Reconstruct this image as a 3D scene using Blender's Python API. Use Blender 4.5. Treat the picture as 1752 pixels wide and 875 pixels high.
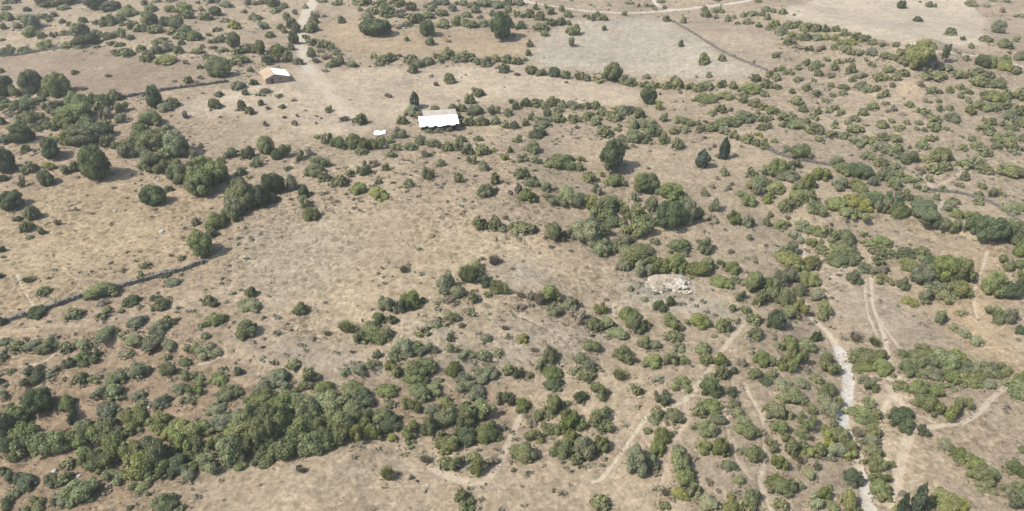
import bpy, math
import numpy as np
from mathutils import Vector

for o in list(bpy.data.objects):
    bpy.data.objects.remove(o)
scene = bpy.context.scene
col = scene.collection
R = math.radians

# ------------------------------------------------------------------ camera
PW, PH = 1752.0, 875.0
CAM_H, PITCH, HFOV = 80.0, R(33.0), R(70.0)
cam_data = bpy.data.cameras.new("camera")
cam_data.sensor_fit = 'HORIZONTAL'
cam_data.angle = HFOV
cam_data.clip_start = 0.5
cam_data.clip_end = 20000
cam = bpy.data.objects.new("camera", cam_data)
col.objects.link(cam)
cam.location = (0, 0, CAM_H)
cam.rotation_euler = (R(90) - PITCH, 0, 0)
scene.camera = cam

# ------------------------------------------------------------------ sky, sun, exposure
SUN_EL = R(50.0)
SUN_AZ = math.atan2(-0.94, -0.34)          # measured from +Y towards +X: the sun stands to the left, a little behind the camera
SKY_STRENGTH, SUN_STRENGTH, EXPOSURE = 0.14, 4.5, 0.88
world = bpy.data.worlds.new("World")
scene.world = world
world.use_nodes = True
wn = world.node_tree.nodes
wl = world.node_tree.links
for n in list(wn):
    wn.remove(n)
w_out = wn.new("ShaderNodeOutputWorld")
w_bg = wn.new("ShaderNodeBackground")
w_sky = wn.new("ShaderNodeTexSky")
w_sky.sky_type = 'NISHITA'
w_sky.sun_disc = False
w_sky.sun_elevation = SUN_EL
w_sky.sun_rotation = SUN_AZ
w_sky.air_density = 1.3
w_sky.dust_density = 2.5
w_bg.inputs[1].default_value = SKY_STRENGTH
wl.new(w_sky.outputs[0], w_bg.inputs[0])
wl.new(w_bg.outputs[0], w_out.inputs[0])
sun_data = bpy.data.lights.new("sun", 'SUN')
sun_data.energy = SUN_STRENGTH
sun_data.angle = R(0.53)
sun_data.color = (1.0, 0.955, 0.88)
sun = bpy.data.objects.new("sun", sun_data)
col.objects.link(sun)
to_sun = Vector((math.sin(SUN_AZ) * math.cos(SUN_EL), math.cos(SUN_AZ) * math.cos(SUN_EL), math.sin(SUN_EL)))
sun.rotation_euler = to_sun.to_track_quat('Z', 'Y').to_euler()
sun.location = (-200, -60, 300)
scene.view_settings.view_transform = 'Standard'
scene.view_settings.look = 'None'
scene.view_settings.gamma = 1.0
scene.view_settings.exposure = EXPOSURE
scene.view_settings.use_curve_mapping = False

# Plants read off the photograph, one entry "x y w h kind" per plant, grouped by the place where they stand.
# Numbers are tenths of the enlarged tile: x of the middle, y of the foot, width, height.
# Kinds: o green, g grey-green, y yellow-green, d dark green, b dry, c cypress, p poplar, s spiky broom-like
TILE_X = (0, 438, 876, 1312)
TILE_Y = (0, 218, 436, 655)
PLANTS = {
(0, 0): {
"on the farthest slope above the scrub band": "8 3 10 4 g,40 5 24 7 o,5 7 6 3 g,19 8 5 4 d,44 7 8 3 g,66 7 14 9 d,76 8 12 8 d,88 11 14 9 o,99 4 6 5 g,102 8 9 6 g,107 2 6 3 g,117 2 8 3 g,122 10 18 8 o,129 13 8 6 o,135 3 4 3 b,144 2 10 3 g,154 5 9 5 g,169 4 11 5 g,147 11 8 6 d,140 14 8 6 o,137 8 6 4 b,154 16 7 4 o,160 20 9 6 y,174 14 9 6 g,166 9 4 3 g,147 22 7 4 b,142 25 6 4 b",
"in the scrub band above the brown meadow": "4 14 9 7 g,2 20 4 4 g,14 14 6 4 g,18 13 7 4 g,22 20 12 9 g,19 25 15 9 o,30 13 7 4 g,37 12 6 4 g,33 15 6 4 o,12 20 6 5 g,28 26 6 4 g,37 26 6 5 b,43 16 4 3 g,48 18 4 3 g,44 24 6 4 g,57 16 6 5 o,55 25 11 9 g,66 17 6 4 g,74 18 11 8 o,82 15 7 5 g,84 18 6 3 y,60 32 13 9 d,67 26 9 6 g,75 27 8 6 g,83 26 7 7 g,89 27 6 4 g,90 20 9 7 g,102 17 12 9 o,97 22 10 6 o,106 23 10 6 o,113 18 8 7 d,121 20 9 9 g,126 22 7 6 g,117 24 9 5 o,124 27 10 5 o,133 28 11 8 o",
"along the upper edge of the brown meadow": "33 34 16 7 o,48 33 10 5 o,56 33 10 5 g,7 38 10 8 g,17 36 8 5 g,2 28 4 2 d,75 31 6 4 g,82 32 7 4 g,66 33 5 2 g,78 38 10 5 b,85 38 10 6 o,88 39 7 5 d,97 36 9 6 o,106 37 8 8 g,114 36 12 8 g,122 37 7 6 g,101 42 9 7 o,113 44 14 7 y,126 44 5 5 b,124 31 5 4 g,110 30 10 5 g,135 37 9 5 o,138 33 6 4 b",
"between the brown meadow and the tan hut": "142 41 8 6 o,146 30 8 6 g,152 29 8 6 g,160 33 9 10 o,145 34 6 4 b,151 36 8 4 g,162 38 10 6 o,169 36 9 7 o,174 36 5 7 g,163 44 13 7 o,148 46 14 10 o,150 53 14 12 o,136 47 4 3 g,170 49 4 4 g,172 58 5 4 d",  # last entry: a dark shrub put in where a bush's shadow falls
"dotted about the brown meadow": "51 51 5 4 o,74 53 6 4 b,1 50 4 4 o,57 62 6 4 b,128 57 6 6 o,137 54 5 3 b,119 56 3 2 b,133 57 4 2 g",
"in the grove below the brown meadow": "3 66 12 14 d,23 64 13 13 d,14 66 10 10 o,40 66 15 14 o,22 72 14 8 d,8 75 13 9 o,16 78 12 7 d,32 66 8 6 d,2 72 9 6 d,52 71 12 8 o,64 72 10 8 o,71 73 9 8 d,78 69 9 7 o,38 75 9 6 d,30 75 6 6 o,48 76 11 6 o,42 81 9 6 o,82 77 8 9 o,70 76 8 8 o,53 83 18 12 o,36 80 10 7 o,24 84 11 9 o,16 86 11 9 g,44 87 14 9 o,62 87 14 10 o,8 80 7 5 b,72 81 8 9 b,83 84 8 8 g,28 87 9 6 g,2 85 4 7 d,34 88 9 6 o,12 89 10 4 g,71 88 8 6 o",
"below the stone wall near the tan hut": "106 73 12 14 d,118 73 8 8 o,112 76 10 6 g,103 86 14 11 o,95 88 9 5 o,126 81 6 6 b,149 66 6 4 g,146 74 8 7 o,165 75 6 7 o,170 78 6 6 o,162 61 9 6 g,168 65 6 5 g,115 88 6 3 o",
},
(0, 1): {
"on the near side of the dirt road": "12 5 9 8 g,19 6 6 5 g,14 9 7 4 g,21 14 5 7 g,24 19 8 8 o,20 23 4 4 y,27 22 7 7 o,26 30 7 9 d,4 20 9 9 g,16 20 6 4 y,10 26 6 5 o,1 14 5 5 o,3 3 5 4 o,26 10 4 10 b",
"behind the tan hut beside the road": "3 37 9 10 o,7 44 8 10 o,13 43 8 8 o,16 38 12 9 o,22 42 7 8 g,29 44 7 5 g,24 34 5 5 g",
"along the far side of the dirt road": "34 6 4 3 g,40 12 6 6 b,39 16 7 8 g,38 22 9 8 o,34 28 5 6 g,38 31 9 6 o,45 33 6 6 o,51 34 7 7 o,55 38 7 6 g,44 36 5 3 g,38 39 6 7 g,41 43 8 5 b,48 41 8 6 b,52 46 8 6 g,57 44 6 7 g,65 46 7 6 g,45 2 8 4 g",
"on the bare slope right of the road": "56 4 8 4 o,47 12 5 3 b,58 16 5 5 o,71 8 4 3 g",
"in the far scrub behind the golden field": "72 4 12 6 o,84 5 12 7 o,95 5 12 8 o,104 8 9 8 o,80 10 9 6 o,90 12 11 7 o,99 12 9 6 g,75 14 9 6 g,118 6 8 5 g,125 4 10 6 g,134 8 7 6 g,119 8 5 4 g,140 4 8 5 g,148 6 9 6 g,156 5 10 7 g,164 6 9 6 g,171 4 6 6 g,126 11 8 5 o,117 13 8 5 o,109 16 10 7 o,103 18 6 4 g,97 20 8 4 b,135 17 12 8 o,127 19 9 5 o,128 16 6 4 g,142 18 6 6 g,147 19 8 6 o,156 18 7 6 g,149 9 6 5 g,143 12 6 5 g,161 11 4 4 g,172 9 5 5 g,152 13 5 3 b",
"standing in the golden field": "82 26 20 14 d,117 25 11 11 d,118 31 6 7 g,167 28 15 18 d,174 19 4 6 o,103 28 4 4 o,131 29 4 3 b",
"in the hedge below the golden field": "81 40 5 4 y,87 43 9 6 o,84 45 6 4 g,92 41 7 5 o,98 39 5 3 b,105 44 9 8 o,110 46 8 7 g,117 44 8 6 g,107 50 6 6 o,123 40 6 5 b,130 40 9 7 o,137 43 8 5 g,143 41 11 7 o,151 44 6 5 g,156 45 9 9 g,127 43 8 6 g,163 42 6 5 y,170 43 9 6 o,164 47 5 3 b,169 50 7 6 o,130 35 4 3 g",
"alone in the beige field above the shed": "132 57 8 8 o,151 66 8 7 o,148 62 4 3 g,122 59 5 5 b,119 53 4 3 b,47 49 5 3 b,89 67 5 5 b",
"right beside the white-roofed shed": "108 74 7 11 c,106 79 11 7 g,100 85 7 7 o,111 81 7 5 o,122 77 7 5 o,145 71 7 7 o,134 77 7 6 o,140 76 7 6 o,149 79 11 9 g,161 79 9 9 g,172 80 9 7 o,154 86 10 7 o,144 86 10 7 o,163 85 7 6 g,171 88 9 6 o,174 71 4 5 o,137 81 6 5 g,118 91 7 4 g,125 91 7 4 g,131 90 6 4 o",
"on bare ground between hut and shed": "50 77 6 5 o,60 83 9 5 b,71 85 9 9 o,16 67 6 5 g,26 69 5 3 b,18 74 5 4 g,3 72 4 5 g,8 75 5 4 b,6 64 9 5 b,3 66 6 4 g,34 76 3 2 b,28 80 3 4 b,19 81 4 3 b,27 86 5 5 b,41 85 3 3 b,7 86 4 4 b,41 80 3 2 b,1 58 3 4 d",
},
(0, 2): {
"below the bend of the far gravel road": "5 4 7 5 g,4 12 8 6 o,17 7 5 5 o,24 6 4 4 o,12 12 7 7 o,19 14 7 6 o,26 10 6 5 g,34 8 4 4 o,38 12 6 6 g,25 18 9 7 o,33 17 7 6 o,5 20 11 7 d,20 21 11 5 o,22 25 5 5 g,42 24 9 9 o,40 32 6 8 g,54 14 7 7 o,58 11 4 4 o,62 14 6 5 o,63 21 4 5 g,76 11 4 4 o,49 12 3 3 b,38 17 4 3 g",
"above the far gravel road": "54 4 3 2 g,66 4 2 2 g,78 3 4 2 g,82 3 3 2 g,86 5 3 3 g,91 5 4 3 g,95 5 3 2 g,98 7 2 2 g,40 1 3 1 g,101 2 6 2 g,104 6 3 2 g",
"along the top of the tan field": "105 15 5 5 o,117 16 4 6 g,131 8 4 5 o,132 12 7 6 g,140 9 8 5 g,138 13 4 4 g,147 15 4 5 g,153 17 4 3 g,160 17 8 5 g,167 19 7 5 g,164 11 8 4 g,151 13 3 3 g,172 8 6 4 g,174 14 4 5 g,168 2 6 3 o,140 1 5 2 g,174 21 4 4 g,157 12 4 4 g,170 11 5 4 g",
"standing in the pale stony field": "114 32 5 8 g,130 44 7 10 o,143 42 5 6 g,151 39 2 2 g,164 43 2 3 g,92 54 4 4 g",
"between the golden and the pale field": "12 32 5 11 o,11 38 4 6 g,1 25 2 3 o,3 44 8 6 o,8 42 5 4 y",
"in the hedge below the pale field": "13 51 8 6 o,20 52 7 6 g,29 53 7 7 d,37 54 7 6 o,46 55 8 7 o,52 56 6 5 g,58 57 8 6 o,68 56 13 11 o,64 54 7 6 o,75 57 8 7 g,81 59 8 6 g,3 52 6 3 b,37 57 3 2 b,91 60 9 6 o,98 61 8 6 o,106 61 9 6 o,113 61 9 8 y,121 62 9 7 y,110 57 5 5 o",
"at the right end of the beige field": "92 72 10 12 d,100 75 5 9 y,101 65 3 3 b,116 70 2 3 b,115 64 4 3 b,126 63 8 7 o,132 62 11 8 g,142 60 9 8 o,134 53 4 4 g,150 61 6 6 o,131 71 13 8 o,138 68 8 6 g,146 68 12 7 y,157 70 6 6 o",
"below the corner of the tan field": "162 64 14 8 o,172 60 7 6 o,166 56 7 6 d,174 53 3 3 o,171 66 6 5 g,165 73 9 6 y,171 76 7 6 o,158 66 6 5 g,125 53 4 2 b",
"in the clearing below the hedge end": "142 77 7 6 o,136 79 7 5 y,148 76 4 4 g,157 84 14 9 g,164 81 5 4 o,170 83 8 5 o,172 89 9 6 o,146 87 14 7 o,126 85 5 4 o,131 84 5 3 b,116 86 14 8 o,103 83 5 7 g,136 88 8 4 o,167 78 4 4 y",
"in the shrub belt leading off the shed": "2 75 5 6 g,9 73 8 6 d,17 73 10 6 o,28 72 9 7 o,23 74 7 5 o,34 74 6 6 g,41 75 9 7 g,46 74 5 4 o,50 75 7 5 o,56 75 8 6 o,61 79 9 6 o,70 83 11 7 o,76 79 8 7 g,80 78 10 6 d,86 81 7 8 o,72 76 7 4 o,32 78 7 6 g,31 84 10 8 o,24 80 6 7 g,13 82 5 5 o,20 84 10 7 g,9 86 5 5 o,21 88 10 4 g,43 84 9 8 o,52 82 8 6 o,58 83 8 5 g,57 86 7 5 g,62 89 8 4 g,82 88 8 7 g,92 88 14 7 g,2 88 6 6 d,44 88 5 3 b,81 84 6 5 b,73 87 4 3 o",
},
(0, 3): {
"out in the cream ploughed field": "91 6 7 6 d,102 15 5 4 d,124 25 7 6 o,133 28 5 4 d,149 29 8 5 o,110 5 5 4 g,114 5 3 3 o,139 4 8 4 o,139 33 4 4 g,105 2 3 2 b",
"at the upper corner of the cream field": "11 10 5 4 o,18 11 2 2 o,5 9 5 4 g,1 8 3 4 g,1 13 3 5 g",
"beyond the end of the cream field": "157 23 9 10 g,162 33 12 7 g,169 29 5 5 g,150 5 7 4 b,160 9 5 5 b,154 1 5 2 g,163 2 6 2 g,172 12 7 4 g,165 37 4 3 b",
"in the hedge below the cream field": "5 20 8 6 o,10 24 8 6 g,15 20 9 6 o,22 18 8 5 o,14 31 9 7 g,19 27 8 7 y,26 28 8 7 o,26 22 9 7 o,33 22 8 6 o,40 22 7 6 d,34 28 8 5 g,40 28 6 5 y,46 28 6 5 y,47 22 6 5 o,53 25 7 5 o,59 28 9 8 o,57 31 9 5 y,66 29 9 6 o,73 31 8 5 o,79 32 7 3 d,46 34 5 4 o,53 36 9 5 g,52 31 8 4 o,63 38 8 5 g,71 38 8 5 g,88 32 5 4 g,29 35 6 5 d,36 35 8 5 b,21 34 8 4 b,56 38 6 7 o",
"by the tall yellow-green tree and poplar": "103 45 16 19 y,92 38 8 6 o,98 38 9 6 o,81 40 8 5 o,87 41 7 4 o,95 42 10 5 o,113 32 4 4 g,113 36 6 4 g,120 42 6 15 p,117 47 7 5 d",
"along the white track below the cream field": "130 37 4 2 b,135 41 4 4 g,146 46 8 9 d,152 43 7 7 g,154 46 8 7 y,161 48 8 7 y,168 50 8 6 o,172 41 8 6 g,162 42 7 5 o",
"at the upper end of the right hillside": "6 40 6 6 o,27 45 5 5 o,40 42 6 5 g,34 46 8 5 o,46 48 7 7 o,49 44 6 5 o,57 50 6 8 o,56 43 6 5 g,67 42 3 4 g,70 45 4 4 g,73 46 3 4 b,21 48 4 5 g,10 49 5 5 o,15 51 8 5 o,5 49 4 4 g,2 52 5 4 o,32 48 7 5 o,35 52 6 5 o,44 53 8 3 b,54 51 4 2 b",
"on the dotted hillside left of the bare cone": "6 55 6 6 g,2 60 4 4 o,7 61 6 4 o,24 55 4 3 g,20 56 5 5 g,17 64 4 5 o,26 62 6 5 o,32 56 4 3 o,33 66 7 6 o,43 60 5 5 o,52 61 7 4 o,52 65 6 4 g,20 72 9 7 o,25 77 8 7 o,40 70 5 4 o,45 66 5 3 g,41 77 6 6 g,46 75 6 4 g,35 78 6 5 o,32 82 7 6 g,50 79 6 5 o,46 85 5 4 o,55 85 5 4 g,60 83 7 6 g,65 79 7 6 o,67 86 5 3 b,72 75 7 6 o",
"close round the bare earth cone": "63 54 8 6 g,58 56 5 4 g,64 61 10 7 g,68 63 7 5 g,74 62 6 4 o,76 55 8 6 o,81 55 6 4 o,81 50 6 7 g,77 67 5 4 o,80 66 5 6 g,88 55 6 6 g,92 52 9 6 o,96 46 10 7 g,107 48 8 5 o,85 60 6 5 b,86 48 4 3 b,80 72 5 4 g,86 76 5 5 b,83 77 6 4 b,112 55 12 7 o,118 54 8 6 o,123 48 8 5 g,130 53 10 6 o,104 59 5 6 b,97 73 6 5 o",
"on the thick scrub right of the cone": "112 64 6 5 g,117 64 5 4 b,124 63 5 5 o,131 67 4 5 g,131 61 5 4 o,137 64 5 4 o,143 59 10 7 o,141 53 10 7 o,149 55 10 7 o,156 60 10 7 g,147 66 9 6 o,154 70 12 8 o,162 68 8 7 o,137 70 4 4 g,138 78 6 7 o,144 74 7 6 o,151 76 9 6 g,158 75 9 6 o,165 74 7 6 g,172 68 7 8 o,159 57 7 6 y,170 78 8 7 o,164 82 8 8 g,172 86 7 7 y",
"below the bare earth cone": "106 78 9 7 o,117 76 5 7 o,117 70 5 4 g,124 75 5 4 o,109 70 6 3 b,113 83 10 5 o,95 85 5 4 o,85 84 5 4 o,103 85 5 3 g,79 87 8 5 o,92 79 5 3 b,90 88 5 3 o,86 87 3 2 o,125 83 10 7 g,152 85 6 6 o,148 84 5 5 g,114 88 9 4 o,150 89 8 4 o,159 86 5 6 g,165 88 8 6 o",
"at the left foot of the dotted hillside": "3 78 9 7 o,10 82 8 6 o,17 84 12 7 o,20 88 12 6 g,2 82 5 4 g,27 84 5 4 o,12 87 8 5 o,1 88 3 5 g,33 88 8 4 g",
},
(1, 0): {
"under the grove at the left edge": "6 11 11 7 d,16 11 13 12 d,58 13 20 14 o,66 8 18 10 d,47 12 10 9 y,73 14 10 9 o,79 15 6 6 o,36 22 14 15 d,35 11 10 5 y,27 3 8 4 d,38 2 10 3 d,48 3 10 4 o",
"scattered above the golden left meadow": "5 31 13 16 d,20 31 11 7 o,34 29 7 6 y,18 17 6 5 o,24 17 5 2 b,2 37 6 5 d,32 40 11 10 d,52 30 8 7 o,45 32 6 7 g,67 36 20 21 d,16 41 6 6 g,9 56 16 13 d,1 53 4 10 d",
"out on the golden left meadow": "23 63 9 9 g,12 64 6 4 d,19 71 9 7 o,29 73 5 5 o,40 67 5 5 b,2 85 4 5 d,115 44 6 5 g,105 54 16 15 d,133 67 6 5 g,20 76 5 3 g",
"in the long tree line above the meadow": "96 7 11 8 o,114 7 8 8 g,92 14 12 8 o,87 21 12 9 g,97 20 9 7 g,106 17 16 13 o,121 20 14 14 g,114 22 9 7 o,103 28 15 11 o,112 33 13 12 o,120 30 10 8 o,122 39 12 12 g,137 47 19 16 o,131 32 12 10 o,148 39 14 12 o,138 28 10 8 o,131 22 9 7 g,127 18 5 5 b,136 23 8 5 b,150 25 5 4 y",
"above the lower end of the tree line": "137 14 3 4 g,157 21 8 7 g,169 22 9 9 g,164 33 7 6 g,172 27 4 4 g,170 35 5 3 y,163 43 11 9 o",
"in the tree line's lower end by the wall": "158 52 10 9 o,168 57 14 15 o,161 60 14 13 g,156 65 12 10 o,148 69 12 11 o,144 75 6 6 o,137 89 15 14 o,173 50 6 8 o",
},
(1, 1): {
"in the row left below the shed": "8 19 11 11 o,18 22 11 11 o,30 23 8 7 g,36 20 7 6 b,48 12 7 8 o,42 8 5 3 g,56 15 10 9 d,66 15 11 11 o,74 16 9 9 o,80 14 6 6 g,83 15 10 10 o,91 11 6 4 o,97 8 10 8 g",
"just in front of the shed": "105 16 9 6 g,112 12 8 6 g,120 15 13 8 o,95 16 8 6 g,72 19 9 4 o,92 21 7 5 g,115 21 8 8 b,118 20 5 3 g,130 17 8 7 o,137 17 8 9 g,143 20 11 9 g,146 26 8 8 g,154 20 10 8 o,169 23 6 6 y,162 17 5 4 y,126 27 7 6 g,155 30 7 8 g,152 10 6 4 g,173 18 5 6 y,140 11 7 5 o,100 23 4 3 b,107 25 4 2 b",
"at the upper left rim of the clearing": "2 27 7 8 g,22 30 6 5 g,44 28 12 10 g,40 34 13 9 g,47 37 9 7 o,13 46 14 17 d,24 43 9 10 g,4 55 12 15 d,10 52 10 9 d,33 48 8 8 d,34 55 10 10 g,38 63 11 10 o",
"along the top of the big dry clearing": "57 41 11 8 o,64 34 8 6 o,75 33 11 10 g,80 27 7 6 b,89 30 7 7 o,83 39 5 4 g,93 39 5 3 b,104 41 7 6 g,118 36 10 10 o,138 38 6 7 o,135 29 3 2 b,163 40 8 9 o,164 44 5 4 b,156 48 11 9 g,172 39 3 3 b,71 46 12 8 y,83 49 14 8 y,24 50 4 2 b,173 46 4 4 b",
"in the small row edging the clearing": "152 69 9 9 o,163 70 8 9 o,168 72 7 5 g,174 70 4 6 o",
},
(1, 2): {
"between the shed and the big oak": "4 10 5 8 o,17 8 12 8 d,14 18 12 9 g,7 24 11 8 g,16 25 7 5 g,3 11 6 4 o,33 30 18 13 o,27 27 8 7 o,46 24 6 6 y,45 30 7 6 g",
"around the big dark oak": "68 31 19 22 d,61 34 4 5 y,52 38 10 8 o,69 41 14 10 o,57 46 8 10 g",
"in the row behind the big dark oak": "64 7 10 7 o,75 10 7 6 g,72 3 5 3 g,83 10 12 10 o,96 6 12 8 o,90 11 10 5 o,101 11 10 9 o,109 5 6 5 o,116 4 8 5 g,128 4 7 6 o,136 3 9 5 o,112 15 8 7 o,77 15 5 5 b,83 14 5 3 b",
"along the row above the two cypresses": "144 5 8 6 g,152 9 9 8 g,160 11 8 6 o,166 13 6 5 g,171 15 6 7 o,168 7 6 4 y,131 8 5 3 b,171 2 8 3 d",
"on the bare slope with the two cypresses": "144 22 6 13 c,129 28 8 11 c,144 33 7 7 g,140 21 4 4 g,138 14 4 3 b,149 40 3 5 b,139 36 3 4 b,147 43 4 4 b",
"on the terrace left below the big oak": "7 36 10 8 o,14 41 9 8 g,23 44 8 8 g,30 43 3 3 b,4 44 7 6 b,10 51 11 10 o,24 52 12 8 o,38 51 14 12 g,46 54 10 9 g,33 53 12 9 g",
"right below the big dark oak": "91 46 14 13 o,86 42 9 10 y,83 51 7 8 g,108 50 17 13 o,118 51 8 5 y,100 46 7 6 g",
"in the thick copse above the pale rocks": "62 62 18 14 o,53 58 12 10 o,68 56 12 9 o,81 65 13 12 o,74 67 8 6 b,94 57 9 8 g,94 72 14 12 o,107 70 16 19 d,118 66 13 15 g,126 63 8 8 g,120 67 6 5 y,82 75 16 12 o,65 68 12 8 o,60 76 14 12 o,50 82 14 14 g,43 75 9 8 o,38 77 9 7 g,60 86 14 11 o,69 85 12 9 g,77 80 8 7 g,88 88 13 8 o,54 70 10 8 g,76 88 12 6 g",
"at the right edge of the clearing": "28 78 12 12 o,25 70 6 6 g,27 83 6 4 b,6 72 13 7 o,14 72 10 7 o,3 73 6 4 g",
"between the copse and the right gully": "97 80 7 5 g,113 86 14 10 o,119 81 5 6 g,131 86 11 11 o,137 58 10 12 g,131 47 6 6 g,136 42 3 7 g,150 66 12 10 o,160 68 10 8 g,135 66 12 4 b,161 77 4 7 g,149 86 4 4 g,118 88 6 4 g",
"at the upper end of the right gully": "173 67 5 10 g,166 47 9 10 g,158 53 14 9 o,168 40 10 9 o,161 42 7 6 y,173 52 6 8 y,172 33 6 8 o,164 36 10 8 o",
},
(1, 3): {
"in the clump at the right gully's head": "6 33 13 11 o,17 29 10 8 g,14 37 14 8 g,2 42 6 8 o,6 46 12 8 y,2 49 5 5 o,22 22 13 10 o,13 17 9 5 g,6 11 5 4 y,47 26 8 7 g,37 36 13 8 o,36 10 6 4 g",
"in the long hedge down the right hillside": "33 5 12 6 o,24 2 9 4 g,45 8 10 6 o,52 8 8 5 g,59 13 12 7 g,66 11 9 6 g,73 13 9 6 o,60 4 11 5 o,46 1 6 2 o,79 8 8 4 o,87 10 8 5 o,90 3 8 4 o,78 1 7 2 o,75 16 9 7 g,83 19 10 7 g,88 17 7 5 o,68 22 8 6 g,77 27 9 7 o,96 25 13 10 o,90 22 8 6 g,87 29 7 6 g",
"by the bright green tree on the right": "117 24 12 10 y,121 29 9 6 o,107 24 7 4 y,113 31 10 7 o,135 28 13 7 o,143 25 7 6 g,148 31 12 6 o,166 34 18 7 o,160 32 8 5 o,104 32 8 5 b",
"on the hillside above the bright green tree": "105 14 8 6 g,112 10 8 5 o,113 3 8 4 o,102 2 4 3 g,107 3 4 3 g,97 15 3 3 g,133 16 6 5 o,132 7 4 2 g,139 10 5 5 g,144 15 10 5 o,149 20 8 5 g,122 2 5 3 g,147 4 9 5 o,151 6 6 4 g,156 11 8 7 g,156 15 7 5 g,164 7 6 5 g,165 15 10 9 o,173 10 6 6 g,167 19 9 5 g,174 17 4 6 d,169 2 4 3 g,164 2 6 3 g",
"in the tangle below the long right hedge": "63 35 16 11 d,52 32 12 7 o,49 43 13 9 g,60 43 14 9 y,72 40 6 9 g,65 45 8 5 y,80 37 9 11 g,86 42 10 8 g,90 34 6 5 o,97 38 9 5 o,103 37 6 4 g,101 42 6 6 g,110 37 5 5 g,74 36 4 5 g",
"along the grey wall on the right": "107 44 8 5 g,119 44 5 5 g,134 36 6 7 g,131 41 6 4 g,146 42 6 6 o,152 48 7 8 g,159 47 8 6 g,144 47 6 4 g,127 53 8 6 o,116 50 6 6 g,144 53 7 6 g,165 59 10 8 g,172 57 6 8 g",
"beside the narrow path in the gully": "21 45 8 8 g,27 43 10 11 o,20 52 10 10 o,28 52 9 10 o,12 58 10 9 o,18 55 10 8 o,35 60 14 11 o,26 48 8 6 g",
"in the thick band above the right clearing": "47 58 13 11 o,55 62 12 8 o,60 58 16 12 y,64 64 14 9 y,57 55 12 10 o,72 54 11 9 d,80 60 12 11 g,86 53 11 9 d,95 50 8 7 o,90 61 12 9 o,75 51 12 7 o,67 51 10 7 g,104 57 14 10 o,107 65 20 13 d,117 68 12 9 o,125 58 11 8 g,128 62 9 6 y,127 72 12 11 g,138 64 13 9 o,141 73 14 14 d,152 79 17 16 d,165 69 11 7 o,172 73 8 9 y,170 82 16 15 d,174 89 12 12 o",
"at the top of the gully path": "11 71 14 9 o,24 72 12 10 g,18 78 12 9 g,32 74 10 8 y,31 83 10 8 y,37 86 9 7 o,15 88 12 10 g,2 61 4 6 g,14 63 6 4 b",
"in the row atop the twin-rut clearing": "42 76 9 8 o,43 83 10 8 g,54 81 13 10 o,50 76 8 6 o,66 75 6 5 o,67 81 9 5 y,78 82 13 8 o,53 88 14 7 o,76 88 12 6 o,84 89 10 6 o,93 89 9 6 o,105 88 9 7 o,45 88 9 5 g,44 67 3 3 b",
},
(2, 0): {
"on the dry grass above the long wall": "20 20 10 5 s,30 28 9 6 o,1 16 5 4 d,99 9 7 4 g,124 4 6 4 g",
"along the long dark stone wall": "97 18 8 7 o,113 16 9 6 d,118 22 10 6 g,69 31 18 9 o,27 43 14 7 d,2 48 5 6 d,70 35 8 4 b",
"between the long wall and the track": "50 44 12 7 o,72 44 11 7 o,74 38 5 4 g,82 40 6 4 g,90 35 12 8 d,106 32 8 6 d,109 38 12 10 o,96 37 5 4 b",
"below the track at the clearing's edge": "142 34 7 7 o,146 36 6 5 d,115 49 10 8 o,93 50 12 6 g,108 55 14 6 g,147 48 11 10 o,138 50 7 5 o,140 58 6 5 g,171 29 7 7 o,169 39 15 10 g,169 57 14 13 o",
"in the low row along the left terrace": "4 62 9 5 g,11 65 9 6 o,17 65 6 4 g,24 64 9 5 g,33 66 12 7 o,46 66 10 6 o,58 64 10 6 g,72 59 14 4 g,82 58 6 3 g,92 62 12 5 g,105 63 14 6 g,115 64 10 5 g,132 68 12 8 g,142 71 16 8 g",
"under the left terrace": "48 77 10 9 d,60 76 15 11 o,66 70 8 7 d,87 70 8 5 g,3 72 10 5 d,114 72 6 5 g,115 83 11 10 o,126 76 9 4 d,22 87 20 12 d,36 83 10 6 g,7 81 6 4 g,55 88 10 8 o,64 88 10 6 g,79 89 14 9 o,95 84 14 11 g,84 84 10 7 g,128 86 10 8 g,162 82 6 8 g,150 88 12 8 o,135 88 10 5 g,1 88 4 5 d",
},
(2, 1): {
"out in the big dry clearing": "31 41 10 9 o,101 13 6 7 s,162 8 12 9 b",
"in the clump in mid clearing": "145 21 20 17 s,148 14 12 10 o,129 26 12 13 g,155 22 10 9 d,137 30 10 8 g,148 33 8 9 o,166 27 10 11 o,158 29 6 4 o,131 33 8 5 b",
"in the slanting row in the clearing": "106 37 13 13 o,100 40 9 13 d,88 38 11 9 g,94 40 6 6 g,84 47 8 7 d,92 48 9 7 o,79 55 13 10 o,62 55 14 11 s,71 62 13 11 g,80 62 16 9 o,89 58 9 8 g,49 56 7 4 b,39 59 6 4 b",
"right of the slanting row": "133 47 10 9 g,125 45 3 3 o,113 56 11 8 o,122 50 7 4 g,140 50 5 4 o,132 59 5 6 g,133 67 8 7 g,157 60 8 6 g,147 42 8 2 g,170 52 7 3 b",
"in the big clump below the slanting row": "101 70 15 13 g,95 73 8 8 g,110 68 10 9 o,117 69 10 9 g,112 83 18 14 o,109 90 14 10 o,118 80 9 9 o,95 82 8 8 y,82 71 6 6 g,91 77 6 6 y",
"at the clearing's bottom left corner": "12 76 6 5 g,25 78 9 6 o,36 87 9 9 o,42 86 6 5 d,15 89 16 7 g,7 88 6 6 g,62 83 10 5 g,70 81 10 5 g,79 78 9 5 g",
"along the clearing's lower terrace": "134 83 12 10 o,141 88 10 9 g,156 87 16 10 g,172 82 7 8 o,147 90 6 5 g,125 87 6 5 g,144 72 12 4 g,155 72 10 4 g,165 71 10 4 g",
},
(2, 2): {
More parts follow.
